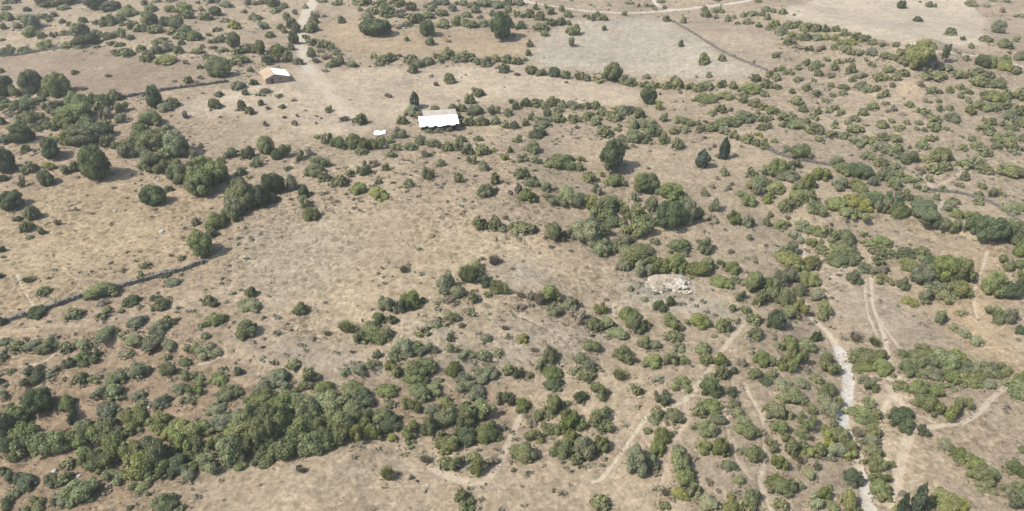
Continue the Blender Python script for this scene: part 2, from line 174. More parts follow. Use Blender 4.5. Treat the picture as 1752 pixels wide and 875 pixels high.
"in the copse just behind the pale rocks": "84 9 18 10 o,78 7 10 8 o,76 11 8 7 g,88 17 12 12 g,98 13 15 11 o,112 12 13 10 o,126 16 14 10 o,132 12 10 8 g",
"right of the pale rocks": "142 9 8 6 d,150 13 11 10 o,142 23 13 9 o,152 20 8 6 g,164 26 15 16 o,173 25 8 12 o,170 33 8 10 o,155 32 8 8 g,167 35 7 8 o,158 40 7 6 o,150 39 5 5 g",
"in the brownish group left of the rocks": "25 33 13 12 o,18 35 11 11 b,13 31 6 8 b,6 30 8 5 b,5 38 7 6 b,28 42 9 8 g,40 39 11 9 g,43 47 12 11 b,33 40 6 5 b",
"in front of the pale rocks": "61 41 10 9 o,55 52 10 9 o,58 52 8 8 y,65 51 9 9 g,72 58 12 9 o,64 32 5 3 b,81 25 4 4 g,90 32 5 3 g,80 46 15 10 o,84 53 12 13 o,91 50 7 6 o,100 39 8 9 d,108 35 6 8 d,108 51 13 12 o,127 51 13 11 o,114 52 6 6 o,110 60 12 7 o",
"left of the forking footpath": "143 53 10 9 o,152 47 6 5 b,164 48 10 8 o,165 58 10 10 o,130 68 10 9 g,132 75 8 8 o,142 76 9 14 o,142 85 9 9 o,151 82 5 7 d,157 77 8 8 b,170 76 13 11 o,174 50 4 8 d,165 85 9 8 g",
"in the gap at the clearing's bottom": "8 60 7 6 y,15 67 7 4 b,26 73 10 11 o,20 78 9 8 g,27 85 14 10 o,5 84 8 9 d,12 84 5 4 g,55 67 10 9 o,47 75 10 8 g,52 80 10 8 g,42 82 8 4 g,50 86 12 7 o",
"at the clearing's bottom right corner": "75 73 14 12 o,80 75 8 8 o,90 64 10 9 g,97 65 8 7 g,96 78 12 10 o,107 77 11 12 o,116 75 7 7 y,113 66 11 6 g,73 87 14 9 s,98 88 10 7 g,117 88 8 5 o,135 88 10 5 o",
},
(2, 3): {
"lining the narrow gully path": "6 51 10 12 d,33 59 6 9 d,16 10 18 12 o,30 10 12 11 y,15 19 10 10 g,5 30 14 14 o,12 36 12 14 o,28 22 12 11 y,15 44 11 9 o,24 42 12 13 y,34 32 10 8 g,39 43 11 12 o,38 46 8 8 o,22 28 8 9 g,8 22 10 10 g",
"above the twin-rut clearing": "48 8 16 9 o,59 20 10 10 d,68 13 12 10 g,60 9 14 9 o,74 8 12 8 o,80 21 12 7 y,95 2 12 4 d,80 14 10 8 b",
"in the thicket right of the twin ruts": "96 11 10 7 o,106 9 12 7 o,92 24 6 7 g,97 35 7 6 y,107 33 8 8 g,112 16 12 13 d,104 22 10 13 g,118 20 14 16 o,129 18 14 14 o,137 20 10 12 o,124 28 14 12 o,130 30 12 10 y,114 24 10 8 g,117 33 10 8 y",
"on the right edge beyond the goat path": "166 11 18 13 o,173 17 9 10 y,153 29 16 17 o,165 31 13 12 d,172 22 7 9 d,154 45 15 13 o,164 47 11 12 g,172 54 6 8 d",
"on the golden slope below the thicket": "133 42 7 4 g,117 48 10 11 g,128 53 9 4 g,135 58 10 7 g,142 62 9 7 g",
"left of the white gravel bed": "16 70 12 13 o,12 80 12 12 o,22 76 12 14 o,27 66 11 9 o,41 82 16 16 o,3 76 6 10 g,27 80 7 6 b,15 62 9 7 o,7 64 5 4 g,3 87 10 5 o,34 88 8 6 o",
"right of the white gravel bed": "73 63 12 7 s,66 76 18 13 o,75 74 12 11 o,66 81 12 8 o,78 82 14 11 o,58 75 7 7 o,93 70 7 6 d,86 84 3 5 g,66 88 9 5 g,60 60 14 6 b,91 89 6 4 y",
"in the long thicket on the right": "102 72 8 5 g,110 70 11 8 y,98 83 12 9 o,108 82 11 10 g,118 80 13 12 o,127 77 12 10 o,112 86 14 8 g,122 88 14 8 o,133 82 13 9 o,142 84 13 9 g,151 83 12 8 o,158 83 11 6 o,140 89 12 7 y,130 90 10 6 o,174 88 7 9 o",
},
(3, 0): {
"on the slope above the dense thicket": "3 11 9 8 g,24 13 16 10 o,28 22 18 16 d,46 18 12 9 o,49 27 12 11 d,7 17 5 3 d,68 13 13 12 g,78 11 14 11 o,94 12 10 7 g,111 17 11 9 g,96 17 9 4 g,122 8 11 6 g,133 10 14 11 o,128 16 11 8 g,156 12 15 11 o,147 22 13 8 g,85 22 9 7 g,73 23 14 10 g,70 30 12 10 g,78 29 6 5 d",
"in the dense thicket's left end": "12 29 14 10 o,5 38 12 13 d,15 40 14 12 o,20 50 17 16 o,36 49 17 15 o,51 44 13 12 o,56 38 12 9 g,64 38 12 8 o,6 46 12 10 d,75 40 16 12 o,64 50 18 14 o,60 58 10 8 o,70 60 16 12 o,76 70 14 11 o",
"in the middle of the dense thicket": "92 31 15 9 o,87 37 10 8 o,108 33 14 10 o,112 42 12 9 y,80 52 14 14 o,90 55 14 13 y,100 48 10 10 g,125 38 16 11 o,122 50 16 14 o,108 58 14 14 o,98 65 16 14 o,112 66 14 11 o,100 72 14 8 o,122 63 14 11 d,118 52 8 7 d,128 67 9 7 g",
"in the tall part of the dense thicket": "136 38 12 10 o,135 55 16 14 o,130 60 12 9 o,143 62 16 12 o,150 48 15 14 o,158 56 16 15 o,148 34 14 7 g,164 40 15 12 o,172 30 12 12 o,165 30 12 9 o,170 50 10 14 o,160 60 12 9 o",
"below the dense thicket": "11 55 12 9 o,3 62 5 6 d,8 68 14 9 d,18 73 15 10 d,35 71 11 10 g,42 70 12 8 o,48 67 8 6 d,46 59 10 7 o,55 83 23 18 o,44 84 14 10 g,5 86 14 8 d,24 87 16 9 o,10 79 9 4 g,37 84 5 6 g,95 77 4 3 o,101 77 5 4 o,113 88 17 9 o,89 87 5 3 o,124 88 8 4 o",
},
(3, 1): {
"on the upper fringe of the dense thicket": "5 8 14 10 g,18 8 14 8 g,32 8 12 6 g,46 10 14 9 o,66 9 14 7 o,90 10 13 9 o,112 12 16 12 o,121 9 12 8 g,143 8 14 5 g,150 11 14 7 g",
"in the dense thicket's right end": "5 17 14 10 o,20 24 18 14 o,33 26 16 14 o,48 22 18 11 o,62 20 16 10 o,72 17 14 7 d,5 32 16 15 o,17 38 16 15 o,28 40 18 15 o,40 36 15 13 o,8 48 16 16 o,10 56 16 12 o,22 54 18 15 o,38 50 16 14 o,46 46 14 12 o,58 40 16 15 o,57 46 14 9 o,68 34 14 10 o,70 43 12 14 y,79 40 9 9 o,75 27 9 8 o,66 24 12 9 o,52 30 14 9 o,45 28 12 8 d",
"on the bare slope below the thicket": "32 62 6 5 s,90 68 13 13 s,116 56 10 8 b,106 66 4 5 b,110 68 3 2 b",
"between the thicket and the worn track": "86 28 14 11 o,92 34 16 12 d,93 40 7 6 y,105 21 15 12 o,91 17 7 4 g,105 39 15 13 o,118 36 12 14 o,121 24 12 10 g,104 45 8 4 g",
"beside the curving worn track": "131 30 13 13 g,129 16 9 6 y,143 30 18 15 o,154 29 18 16 o,137 36 7 7 y,143 43 15 12 d,156 42 16 13 o,160 36 9 11 d,126 41 9 8 o,131 49 14 12 o,135 62 13 12 o,152 64 13 13 o,148 54 8 6 o,160 58 9 8 b,128 58 8 7 o,169 17 14 12 o,169 33 4 4 g",
"at the bottom edge below the worn track": "140 82 10 9 o,144 88 13 8 o",
},
(3, 2): {
"in the group right of the worn track": "29 5 11 8 d,7 19 11 9 o,26 15 9 8 o,28 22 12 12 o,27 24 8 6 g,20 27 9 9 o,12 30 10 7 b,26 36 11 11 o,38 33 14 13 o,48 33 10 9 o,62 33 19 13 o,16 43 13 12 o,8 55 15 14 o,40 43 10 10 y,33 52 13 15 o,49 53 14 15 g,60 48 11 11 o,44 57 8 7 o,1 61 3 3 g",
"left of the footpath fork": "46 14 9 9 d,59 12 13 12 o,85 9 9 9 o,102 15 11 10 d,115 7 12 8 o,38 16 5 4 g",
"below the footpath fork": "98 25 9 8 o,96 28 8 6 g,110 28 12 11 o,103 41 12 11 o,92 35 6 4 o",
"right of the footpath fork": "135 10 13 12 d,149 10 8 8 d,151 18 9 6 g,153 24 8 7 o,136 22 14 9 o,127 24 9 8 o,140 30 9 9 g,131 37 14 13 o,160 39 15 11 o,156 29 10 5 g,130 49 13 11 y,142 50 12 13 o,164 54 11 12 o,156 50 8 6 g,173 20 5 8 o,173 42 4 5 g",
"between the two pale footpaths": "86 62 16 19 g,93 58 12 14 g,99 50 12 10 o,98 60 6 6 g,115 60 16 14 o,113 53 12 8 g,118 72 14 12 o,123 79 12 11 g,115 80 11 9 y,121 66 9 12 o",
"at the bottom edge by the footpath": "163 83 12 12 g,104 87 8 5 o,60 88 13 5 o,133 88 15 8 g,150 89 12 4 y,160 89 14 4 o,148 80 5 6 y,147 60 10 8 g,155 70 8 7 g,174 70 6 12 o,105 78 8 4 b,134 70 6 5 b,172 2 8 3 d",
},
(3, 3): {
"in the open scrub left of the gravel bed": "12 6 12 6 g,24 4 9 5 g,15 15 16 9 y,22 14 10 7 g,5 25 13 12 g,15 25 6 6 g,29 19 7 5 y,31 22 5 5 g,27 32 13 12 o,41 10 11 10 o,40 16 9 9 g,42 24 11 12 g,48 16 7 8 y,45 30 5 6 g,8 35 10 9 o,3 44 6 8 o,13 43 10 9 o,25 40 10 9 o,17 50 9 9 o,4 48 6 6 g,28 53 10 8 y,25 47 9 7 o,35 50 8 8 o,41 44 12 11 y,43 37 11 9 o,50 40 12 10 o,46 52 13 11 g,55 47 9 9 o,54 53 10 8 y",
"at the bottom left of the gravel bed": "8 61 12 13 o,33 60 6 6 g,28 66 9 7 g,23 56 10 5 b,58 70 11 13 d,6 72 12 9 o,11 78 14 12 o,16 75 9 10 o,22 73 5 6 g,9 87 9 8 o,37 80 9 11 o,43 73 5 4 o,31 88 16 10 g,44 88 9 6 o,54 86 12 13 y,58 88 10 7 o",
"in the strip beside the gravel bed": "69 7 10 10 o,91 6 9 7 o,65 28 15 10 o,70 32 12 9 o,74 25 7 7 o,71 38 9 10 y,61 38 8 9 b,70 19 10 10 g,71 45 9 9 g,73 52 10 10 o,72 60 10 9 o,76 60 9 12 o,76 70 11 11 o,77 77 12 11 o,78 82 12 8 o,85 58 5 8 y",
"standing free on the pale fork": "91 31 19 11 d,106 37 9 9 d",
"in the clump above the pale fork": "104 10 13 12 o,114 10 13 9 o,108 21 13 14 o,104 14 12 10 o,122 26 14 16 o,131 20 14 12 o,137 18 8 9 y,124 6 10 6 g,142 4 14 6 o,150 4 10 6 g,170 11 16 12 o",
"in the row slanting to the corner": "121 46 9 7 g,130 53 11 9 o,136 58 13 10 o,142 63 12 12 o,146 70 13 12 o,148 76 12 9 o,152 66 9 8 g,156 65 6 7 d,168 64 12 11 d,174 48 5 9 g,170 88 20 16 d,163 76 8 8 g,172 75 10 12 g",
"at the bottom edge by the two cypresses": "90 90 6 13 c,101 89 8 17 c,120 88 20 13 y,132 88 12 8 y,110 88 8 5 g,88 88 6 2 y",
},
}
# ------------------------------------------------------------------ helpers
rng = np.random.default_rng(7)
FPX = (PW / 2) / math.tan(HFOV / 2)
SP, CP = math.sin(PITCH), math.cos(PITCH)


def vnoise(x, y, seed=0):
    """Smooth lattice noise in -1..1 (numpy arrays)."""
    xi, yi = np.floor(x).astype(np.int64), np.floor(y).astype(np.int64)
    xf, yf = x - xi, y - yi
    u, v = xf * xf * xf * (xf * (xf * 6 - 15) + 10), yf * yf * yf * (yf * (yf * 6 - 15) + 10)

    def h(a, b):
        n = (a * 374761393 + b * 668265263 + seed * 1442695041) & 0x7FFFFFFF
        n = ((n ^ (n >> 13)) * 1274126177) & 0x7FFFFFFF
        n = (n ^ (n >> 16)) & 0xFFFF
        return n / 32767.5 - 1.0
    a, b, c, d = h(xi, yi), h(xi + 1, yi), h(xi, yi + 1), h(xi + 1, yi + 1)
    return (a * (1 - u) + b * u) * (1 - v) + (c * (1 - u) + d * u) * v


def fbm(x, y, seed=0, octaves=4):
    t, a, f = 0, 0.5, 1.0
    for k in range(octaves):
        t = t + a * vnoise(x * f + 17.3 * k, y * f - 9.1 * k, seed + k)
        a, f = a * 0.5, f * 2.03
    return t


def sstep(a, b, x):
    t = np.clip((x - a) / (b - a), 0, 1)
    return t * t * (3 - 2 * t)


def ray(px, py):
    """Unit direction from the camera through a pixel of the photograph."""
    dx, dy = px - PW / 2, py - PH / 2
    d = np.array([dx, CP * FPX - SP * dy, -SP * FPX - CP * dy])
    return d / np.linalg.norm(d)


def flat_at(px, py):
    d = ray(px, py)
    return (d * (CAM_H / -d[2]))[:2]


TERRACES = [
    (1.3, np.array([flat_at(*p) for p in [(0, 592), (120, 584), (240, 580), (400, 602), (540, 640), (660, 622), (780, 612), (900, 610), (1010, 622)]])),
    (1.1, np.array([flat_at(*p) for p in [(850, 348), (930, 356), (1000, 362), (1130, 392), (1260, 392)]])),
    (1.4, np.array([flat_at(*p) for p in [(1320, 360), (1400, 372), (1480, 372), (1560, 372), (1640, 388), (1720, 420)]])),
]


def terrain0(x, y):
    x, y = np.asarray(x, float), np.asarray(y, float)
    z = 3.2 * vnoise(x / 95 + 3.1, y / 95 + 1.7, 1) + 1.3 * vnoise(x / 38, y / 38, 2) + 0.45 * vnoise(x / 14, y / 14, 3)
    # the dotted hillside on the right swells, with a small bare cone on it
    z = z + 9.0 * np.exp(-(((x - 150) / 55) ** 2 + ((y - 232) / 48) ** 2))
    z = z + 4.5 * np.exp(-(((x - 128) / 9) ** 2 + ((y - 226) / 9) ** 2))
    # the clearing is a low mound, with terrace banks below it and below the copse
    z = z + 4.0 * np.exp(-(((x + 22) / 48) ** 2 + ((y - 142) / 34) ** 2))
    for drop, W in TERRACES:
        dy = y - np.interp(x, W[:, 0], W[:, 1])
        ends = sstep(W[0, 0] - 8, W[0, 0] + 8, x) * (1 - sstep(W[-1, 0] - 8, W[-1, 0] + 8, x))
        z = z + drop * ends * sstep(-1.3, 1.1, dy) * np.exp(-np.clip(dy, 0, None) / 26)
    fade = 1 - sstep(900, 2500, np.hypot(x, y - 150))
    return z * fade


def at(px, py, hf=None):
    """The ground point that shows at a pixel of the photograph."""
    hf = hf or terrain
    d = ray(px, py)
    z = 0.0
    for _ in range(11):
        t = (CAM_H - z) / -d[2]
        z = 0.25 * z + 0.75 * float(hf(d[0] * t, d[1] * t))
    return np.array([d[0] * t, d[1] * t, z])


def px_per_m(p):
    depth = p[1] * CP + (CAM_H - p[2]) * SP
    return FPX / depth


def seg_dist(x, y, pts, closed=False):
    """Distance of points to a polyline."""
    n = len(pts)
    if x.size < 64:
        A = np.array([p[:2] for p in pts])
        B = np.roll(A, -1, 0)
        if not closed:
            A, B = A[:-1], B[:-1]
        D = B - A
        xx, yy = x[..., None], y[..., None]
        t = np.clip(((xx - A[:, 0]) * D[:, 0] + (yy - A[:, 1]) * D[:, 1]) / ((D ** 2).sum(1) + 1e-9), 0, 1)
        return np.hypot(xx - A[:, 0] - t * D[:, 0], yy - A[:, 1] - t * D[:, 1]).min(-1)
    best = np.full(x.shape, 1e9)
    for i in range(n if closed else n - 1):
        ax, ay = pts[i][:2]
        bx, by = pts[(i + 1) % n][:2]
        dx, dy = bx - ax, by - ay
        L = dx * dx + dy * dy + 1e-9
        t = np.clip(((x - ax) * dx + (y - ay) * dy) / L, 0, 1)
        best = np.minimum(best, np.hypot(x - ax - t * dx, y - ay - t * dy))
    return best


def inside(x, y, pts):
    res = np.zeros(x.shape, bool)
    n = len(pts)
    for i in range(n):
        ax, ay = pts[i][:2]
        bx, by = pts[(i + 1) % n][:2]
        if ay == by:
            continue
        c = ((ay > y) != (by > y)) & (x < (bx - ax) * (y - ay) / (by - ay) + ax)
        res ^= c
    return res


def smooth_line(pts, n=4):
    """Catmull-Rom through the points."""
    P = [np.array(p, float) for p in pts]
    P = [2 * P[0] - P[1]] + P + [2 * P[-1] - P[-2]]
    out = []
    for i in range(1, len(P) - 2):
        for k in range(n):
            t = k / n
            out.append(0.5 * (2 * P[i] + (P[i + 1] - P[i - 1]) * t + (2 * P[i - 1] - 5 * P[i] + 4 * P[i + 1] - P[i + 2]) * t * t
                              + (3 * P[i] - P[i - 1] - 3 * P[i + 1] + P[i + 2]) * t ** 3))
    out.append(P[-2])
    return out


def lin(c):
    c = np.array(c, float) / 255
    return np.where(c <= 0.04045, c / 12.92, ((c + 0.055) / 1.055) ** 2.4)


# gullies: depth (m), half width (m), pixels
GULLIES = [
    (1.6, 7.0, [(1320, 330), (1365, 420), (1372, 490), (1410, 560), (1446, 640), (1450, 690), (1455, 745), (1478, 820), (1495, 875)]),
    (1.3, 9.0, [(0, 790), (150, 780), (300, 770), (450, 745), (600, 735), (760, 715), (850, 720)]),
]
gully_world = [(dep, wid, [at(px, py, terrain0) for px, py in smooth_line(pts, 3)]) for dep, wid, pts in GULLIES]


def terrain(x, y):
    x, y = np.asarray(x, float), np.asarray(y, float)
    z = terrain0(x, y)
    for dep, wid, pts in gully_world:
        z = z - dep * np.exp(-(seg_dist(x, y, pts) / wid) ** 2)
    return z


def mesh_obj(name, verts, faces, mat=None, parent=None, smooth=False, attrs=None):
    me = bpy.data.meshes.new(name)
    me.from_pydata([tuple(v) for v in verts], [], [tuple(int(i) for i in f) for f in faces])
    if attrs:
        for k, v in attrs.items():
            a = me.attributes.new(k, 'FLOAT', 'POINT')
            a.data.foreach_set('value', np.asarray(v, np.float32))
    if smooth:
        me.polygons.foreach_set('use_smooth', np.ones(len(me.polygons), bool))
    me.update()
    o = bpy.data.objects.new(name, me)
    if mat:
        me.materials.append(mat)
    col.objects.link(o)
    o.parent = parent
    return o


def quads_mesh(name, verts, quads, attrs=None, smooth=False):
    """A big mesh of quads (or triangles) from numpy arrays."""
    me = bpy.data.meshes.new(name)
    nq, k = quads.shape
    me.vertices.add(len(verts))
    me.vertices.foreach_set('co', np.ascontiguousarray(verts, np.float32).ravel())
    me.loops.add(nq * k)
    me.loops.foreach_set('vertex_index', np.ascontiguousarray(quads, np.int32).ravel())
    me.polygons.add(nq)
    me.polygons.foreach_set('loop_start', np.arange(0, nq * k, k, dtype=np.int32))
    me.polygons.foreach_set('use_smooth', np.full(nq, smooth))
    for key, (kind, v) in (attrs or {}).items():
        a = me.attributes.new(key, kind, 'POINT')
        a.data.foreach_set('color' if kind == 'FLOAT_COLOR' else 'value', np.ascontiguousarray(v, np.float32).ravel())
    me.update(calc_edges=True)
    me.validate()
    return me


def tag(o, label=None, category=None, group=None, kind=None):
    for k, v in (('label', label), ('category', category), ('group', group), ('kind', kind)):
        if v:
            o[k] = v
    return o


def empty(name, loc, rz=0.0):
    o = bpy.data.objects.new(name, None)
    o.location = loc
    o.rotation_euler = (0, 0, rz)
    o.empty_display_size = 0.3
    col.objects.link(o)
    return o


class Nodes:
    """Short hand for building a node tree."""

    def __init__(self, mat):
        self.t = mat.node_tree
        self.t.nodes.clear()

    def add(self, kind, **kw):
        n = self.t.nodes.new(kind)
        for k, v in kw.items():
            setattr(n, k, v)
        return n

    def link(self, a, b):
        self.t.links.new(a, b)

    def put(self, sock, v):
        if hasattr(v, 'is_linked') or isinstance(v, bpy.types.NodeSocket):
            self.t.links.new(v, sock)
        else:
            sock.default_value = v

    def math(self, op, a, b=0.0, c=None, clamp=False):
        n = self.add('ShaderNodeMath', operation=op, use_clamp=clamp)
        self.put(n.inputs[0], a)
        self.put(n.inputs[1], b)
        if c is not None:
            self.put(n.inputs[2], c)
        return n.outputs[0]

    def mix(self, f, a, b, blend='MIX'):
        n = self.add('ShaderNodeMix', data_type='RGBA', blend_type=blend)
        self.put(n.inputs[0], f)
        self.put(n.inputs[6], a)
        self.put(n.inputs[7], b)
        return n.outputs[2]

    def range(self, v, a, b, c, d, smooth=False):
        n = self.add('ShaderNodeMapRange', interpolation_type='SMOOTHSTEP' if smooth else 'LINEAR')
        n.clamp = True
        self.put(n.inputs[0], v)
        for i, k in enumerate((a, b, c, d)):
            n.inputs[i + 1].default_value = k
        return n.outputs[0]

    def noise(self, vec, scale, detail=3.0, rough=0.55, dist=0.0):
        n = self.add('ShaderNodeTexNoise')
        if vec is not None:
            self.link(vec, n.inputs['Vector'])
        n.inputs['Scale'].default_value = scale
        n.inputs['Detail'].default_value = detail
        n.inputs['Roughness'].default_value = rough
        n.inputs['Distortion'].default_value = dist
        return n.outputs['Fac']

    def voronoi(self, vec, scale, feature='F1', out='Distance', rnd=1.0):
        n = self.add('ShaderNodeTexVoronoi', feature=feature)
        self.link(vec, n.inputs['Vector'])
        n.inputs['Scale'].default_value = scale
        n.inputs['Randomness'].default_value = rnd
        return n.outputs[out]

    def attr(self, name):
        return self.add('ShaderNodeAttribute', attribute_name=name)

    def rgb(self, r, g, b):
        n = self.add('ShaderNodeRGB')
        n.outputs[0].default_value = (r, g, b, 1)
        return n.outputs[0]

    def scale_rgb(self, colr, f):
        n = self.add('ShaderNodeVectorMath', operation='SCALE')
        self.put(n.inputs[0], colr)
        self.put(n.inputs[3], f)
        return n.outputs[0]

    def out(self, colr, rough=0.9, bump=None, bump_strength=0.5, bump_dist=0.1, spec=0.2, translucent=0.0, **kw):
        b = self.add('ShaderNodeBsdfPrincipled')
        self.put(b.inputs['Base Color'], colr)
        self.put(b.inputs['Roughness'], rough)
        b.inputs['Specular IOR Level'].default_value = spec
        for k, v in kw.items():
            b.inputs[k].default_value = v
        if bump is not None:
            bn = self.add('ShaderNodeBump')
            bn.inputs['Strength'].default_value = bump_strength
            bn.inputs['Distance'].default_value = bump_dist
            self.link(bump, bn.inputs['Height'])
            self.link(bn.outputs[0], b.inputs['Normal'])
        surf = b.outputs[0]
        if translucent:
            t = self.add('ShaderNodeBsdfTranslucent')
            self.put(t.inputs[0], colr)
            m = self.add('ShaderNodeMixShader')
            m.inputs[0].default_value = translucent
            self.link(surf, m.inputs[1])
            self.link(t.outputs[0], m.inputs[2])
            surf = m.outputs[0]
        o = self.add('ShaderNodeOutputMaterial')
        self.link(surf, o.inputs[0])


def material(name):
    m = bpy.data.materials.new(name)
    m.use_nodes = True
    return m, Nodes(m)


# ------------------------------------------------------------------ materials
def ground_material():
    m, n = material("dry_ground")
    pos = n.add('ShaderNodeNewGeometry').outputs['Position']
    tint = n.attr('tint').outputs['Color']
    sep = n.add('ShaderNodeSeparateColor')
    n.link(n.attr('masks').outputs['Color'], sep.inputs[0])
    path, gravel, tuss = sep.outputs[0], sep.outputs[1], sep.outputs[2]
    big = n.noise(pos, 0.045, 4, 0.55)
    mid = n.noise(pos, 0.28, 4, 0.62, 0.6)
    fine = n.noise(pos, 1.7, 5, 0.72, 0.3)
    grain = n.noise(pos, 7.0, 3, 0.7)
    warp = n.add('ShaderNodeVectorMath', operation='ADD')
    n.link(pos, warp.inputs[0])
    wn_ = n.add('ShaderNodeTexNoise')
    n.link(pos, wn_.inputs['Vector'])
    wn_.inputs['Scale'].default_value = 0.5
    n.link(wn_.outputs['Color'], warp.inputs[1])
    net = n.voronoi(warp.outputs[0], 0.48, 'DISTANCE_TO_EDGE')
    smap = n.add('ShaderNodeMapping')
    n.link(pos, smap.inputs['Vector'])
    smap.inputs['Rotation'].default_value = (0, 0, 0.5)
    smap.inputs['Scale'].default_value = (0.05, 0.9, 1.0)
    streak = smap.outputs[0]
    # big drifts of browner and greyer growth
    f1 = n.range(big, 0.34, 0.68, 0.0, 1.0)
    c = n.mix(f1, n.scale_rgb(tint, 1.07), n.mix(1.0, tint, n.rgb(0.86, 0.855, 0.87), 'MULTIPLY'))
    f2 = n.range(mid, 0.34, 0.70, 1.12, 0.81)
    c = n.scale_rgb(c, f2)
    # dead thistle and tussock spots, thick where the masks say so
    spots = n.math('MULTIPLY', n.range(net, 0.05, 0.26, 0.0, 1.0, True), n.range(n.noise(pos, 0.75, 3, 0.6), 0.36, 0.54, 0.0, 1.0, True))
    spots = n.math('MULTIPLY', spots, n.range(n.noise(pos, 0.10, 3, 0.6), 0.36, 0.56, 0.2, 1.0))
    spots = n.math('MULTIPLY', spots, tuss)
    c = n.scale_rgb(c, n.range(n.noise(pos, 0.85, 4, 0.65, 0.8), 0.30, 0.70, 0.80, 1.20))
    c = n.mix(n.math('MULTIPLY', spots, 1.0, clamp=True), c, n.mix(1.0, c, n.rgb(0.60, 0.57, 0.52), 'MULTIPLY'))
    c = n.scale_rgb(c, n.range(fine, 0.30, 0.70, 0.70, 1.27))
    c = n.scale_rgb(c, n.range(grain, 0.25, 0.75, 0.86, 1.14))
    c = n.scale_rgb(c, n.range(n.noise(streak, 1.0, 3, 0.6), 0.32, 0.68, 0.93, 1.07))
    # worn earth of paths, ragged at the edge
    edge = n.math('ADD', path, n.math('MULTIPLY', n.math('SUBTRACT', n.noise(pos, 0.9, 4, 0.7), 0.5), 0.75))
    pm = n.math('MULTIPLY', n.range(edge, 0.22, 0.80, 0.0, 1.0, True), n.range(path, 0.05, 0.95, 0.0, 1.0))
    earth = n.scale_rgb(n.rgb(0.300, 0.256, 0.194), n.range(fine, 0.3, 0.7, 0.88, 1.10))
    c = n.mix(n.math('MULTIPLY', pm, 0.72), c, earth)
    gm = n.math('MULTIPLY', n.range(n.math('ADD', gravel, n.math('MULTIPLY', n.math('SUBTRACT', fine, 0.5), 1.0)), 0.35, 0.75, 0.0, 1.0, True), n.range(gravel, 0.02, 0.2, 0.0, 1.0))
    gm = n.math('MULTIPLY', gm, n.range(n.noise(pos, 0.35, 4, 0.6), 0.34, 0.54, 0.25, 1.0, True))
    stone = n.scale_rgb(n.rgb(0.310, 0.293, 0.258), n.range(n.voronoi(pos, 3.5, 'F1', 'Color'), 0.0, 1.0, 0.72, 1.12))
    c = n.mix(gm, c, stone)
    hgt = n.math('ADD', n.math('MULTIPLY', fine, 0.8), n.math('MULTIPLY', grain, 0.3))
    hgt = n.math('ADD', hgt, n.math('MULTIPLY', spots, 0.5))
    n.out(c, 0.95, hgt, 0.55, 0.30, spec=0.05)
    return m


def leaf_material(name, rgb, hue=0.016, val=0.22, trans=0.30):
    m, n = material(name)
    shade = n.attr('shade').outputs['Fac']
    rnd = n.add('ShaderNodeObjectInfo').outputs['Random']
    pos = n.add('ShaderNodeNewGeometry').outputs['Position']
    hs = n.add('ShaderNodeHueSaturation')
    hs.inputs['Color'].default_value = (*rgb, 1)
    n.link(n.range(rnd, 0, 1, 0.5 - hue * 0.7, 0.5 + hue), hs.inputs['Hue'])
    r2 = n.math('FRACT', n.math('MULTIPLY', rnd, 17.31))
    n.link(n.range(r2, 0, 1, 0.82, 1.15), hs.inputs['Saturation'])
    r3 = n.math('FRACT', n.math('MULTIPLY', rnd, 71.7))
    n.link(n.range(r3, 0, 1, 1 - val, 1 + val), hs.inputs['Value'])
    c = n.scale_rgb(hs.outputs[0], n.range(shade, 0, 1, 0.60, 1.40))
    # drier, paler sprays here and there in the crown
    dry = n.range(n.noise(pos, 1.1, 2, 0.6), 0.55, 0.75, 0.0, 0.25)
    c = n.mix(dry, c, n.rgb(0.17, 0.16, 0.095))
    n.out(c, 0.62, spec=0.25, translucent=trans)
    return m


def plain_material(name, rgb, scale=3.0, amount=0.25, rough=0.9, bump=0.4, dist=0.05, spec=0.15, **kw):
    m, n = material(name)
    pos = n.add('ShaderNodeNewGeometry').outputs['Position']
    a, b = n.noise(pos, scale, 5, 0.65), n.noise(pos, scale * 5, 3, 0.6)
    rnd = n.add('ShaderNodeObjectInfo').outputs['Random']
    k = 0.87 if max(rgb) < 0.6 else 1.0
    c = n.scale_rgb(n.rgb(*[k * q for q in rgb]), n.range(a, 0.28, 0.72, 1 - amount, 1 + amount))
    c = n.scale_rgb(c, n.range(b, 0.28, 0.72, 1 - amount * 0.5, 1 + amount * 0.5))
    c = n.scale_rgb(c, n.range(rnd, 0, 1, 0.88, 1.1))
    n.out(c, rough, n.math('ADD', a, n.math('MULTIPLY', b, 0.5)), bump, dist, spec=spec, **kw)
    return m


def tuft_material(name, rgb):
    m, n = material(name)
    shade = n.attr('shade').outputs['Fac']
    n.out(n.scale_rgb(n.rgb(*[0.9 * q for q in rgb]), n.range(shade, 0, 1, 0.65, 1.3)), 0.85, spec=0.1, translucent=0.2)
    return m


GROUND = ground_material()
LEAF = {
    'o': leaf_material("green_leaves", (0.152, 0.166, 0.068)),
    'g': leaf_material("grey_green_leaves", (0.172, 0.182, 0.098)),
    'd': leaf_material("dark_green_leaves", (0.086, 0.104, 0.048), 0.02, 0.2),
    'y': leaf_material("yellow_green_leaves", (0.185, 0.188, 0.068)),
    'b': leaf_material("dry_brown_leaves", (0.210, 0.182, 0.130), 0.015),
    's': leaf_material("broom_stalks", (0.175, 0.180, 0.088)),
    'c': leaf_material("cypress_leaves", (0.055, 0.072, 0.043), 0.015, 0.15, 0.1),
    'p': leaf_material("poplar_leaves", (0.125, 0.142, 0.080)),
}
BARK = plain_material("grey_bark", (0.140, 0.115, 0.090), 2.0, 0.3)
STONE = plain_material("grey_field_stone", (0.115, 0.108, 0.094), 1.2, 0.35, bump=0.8)
PALE_ROCK = plain_material("pale_limestone", (0.340, 0.318, 0.275), 0.9, 0.35, bump=0.9, dist=0.15)
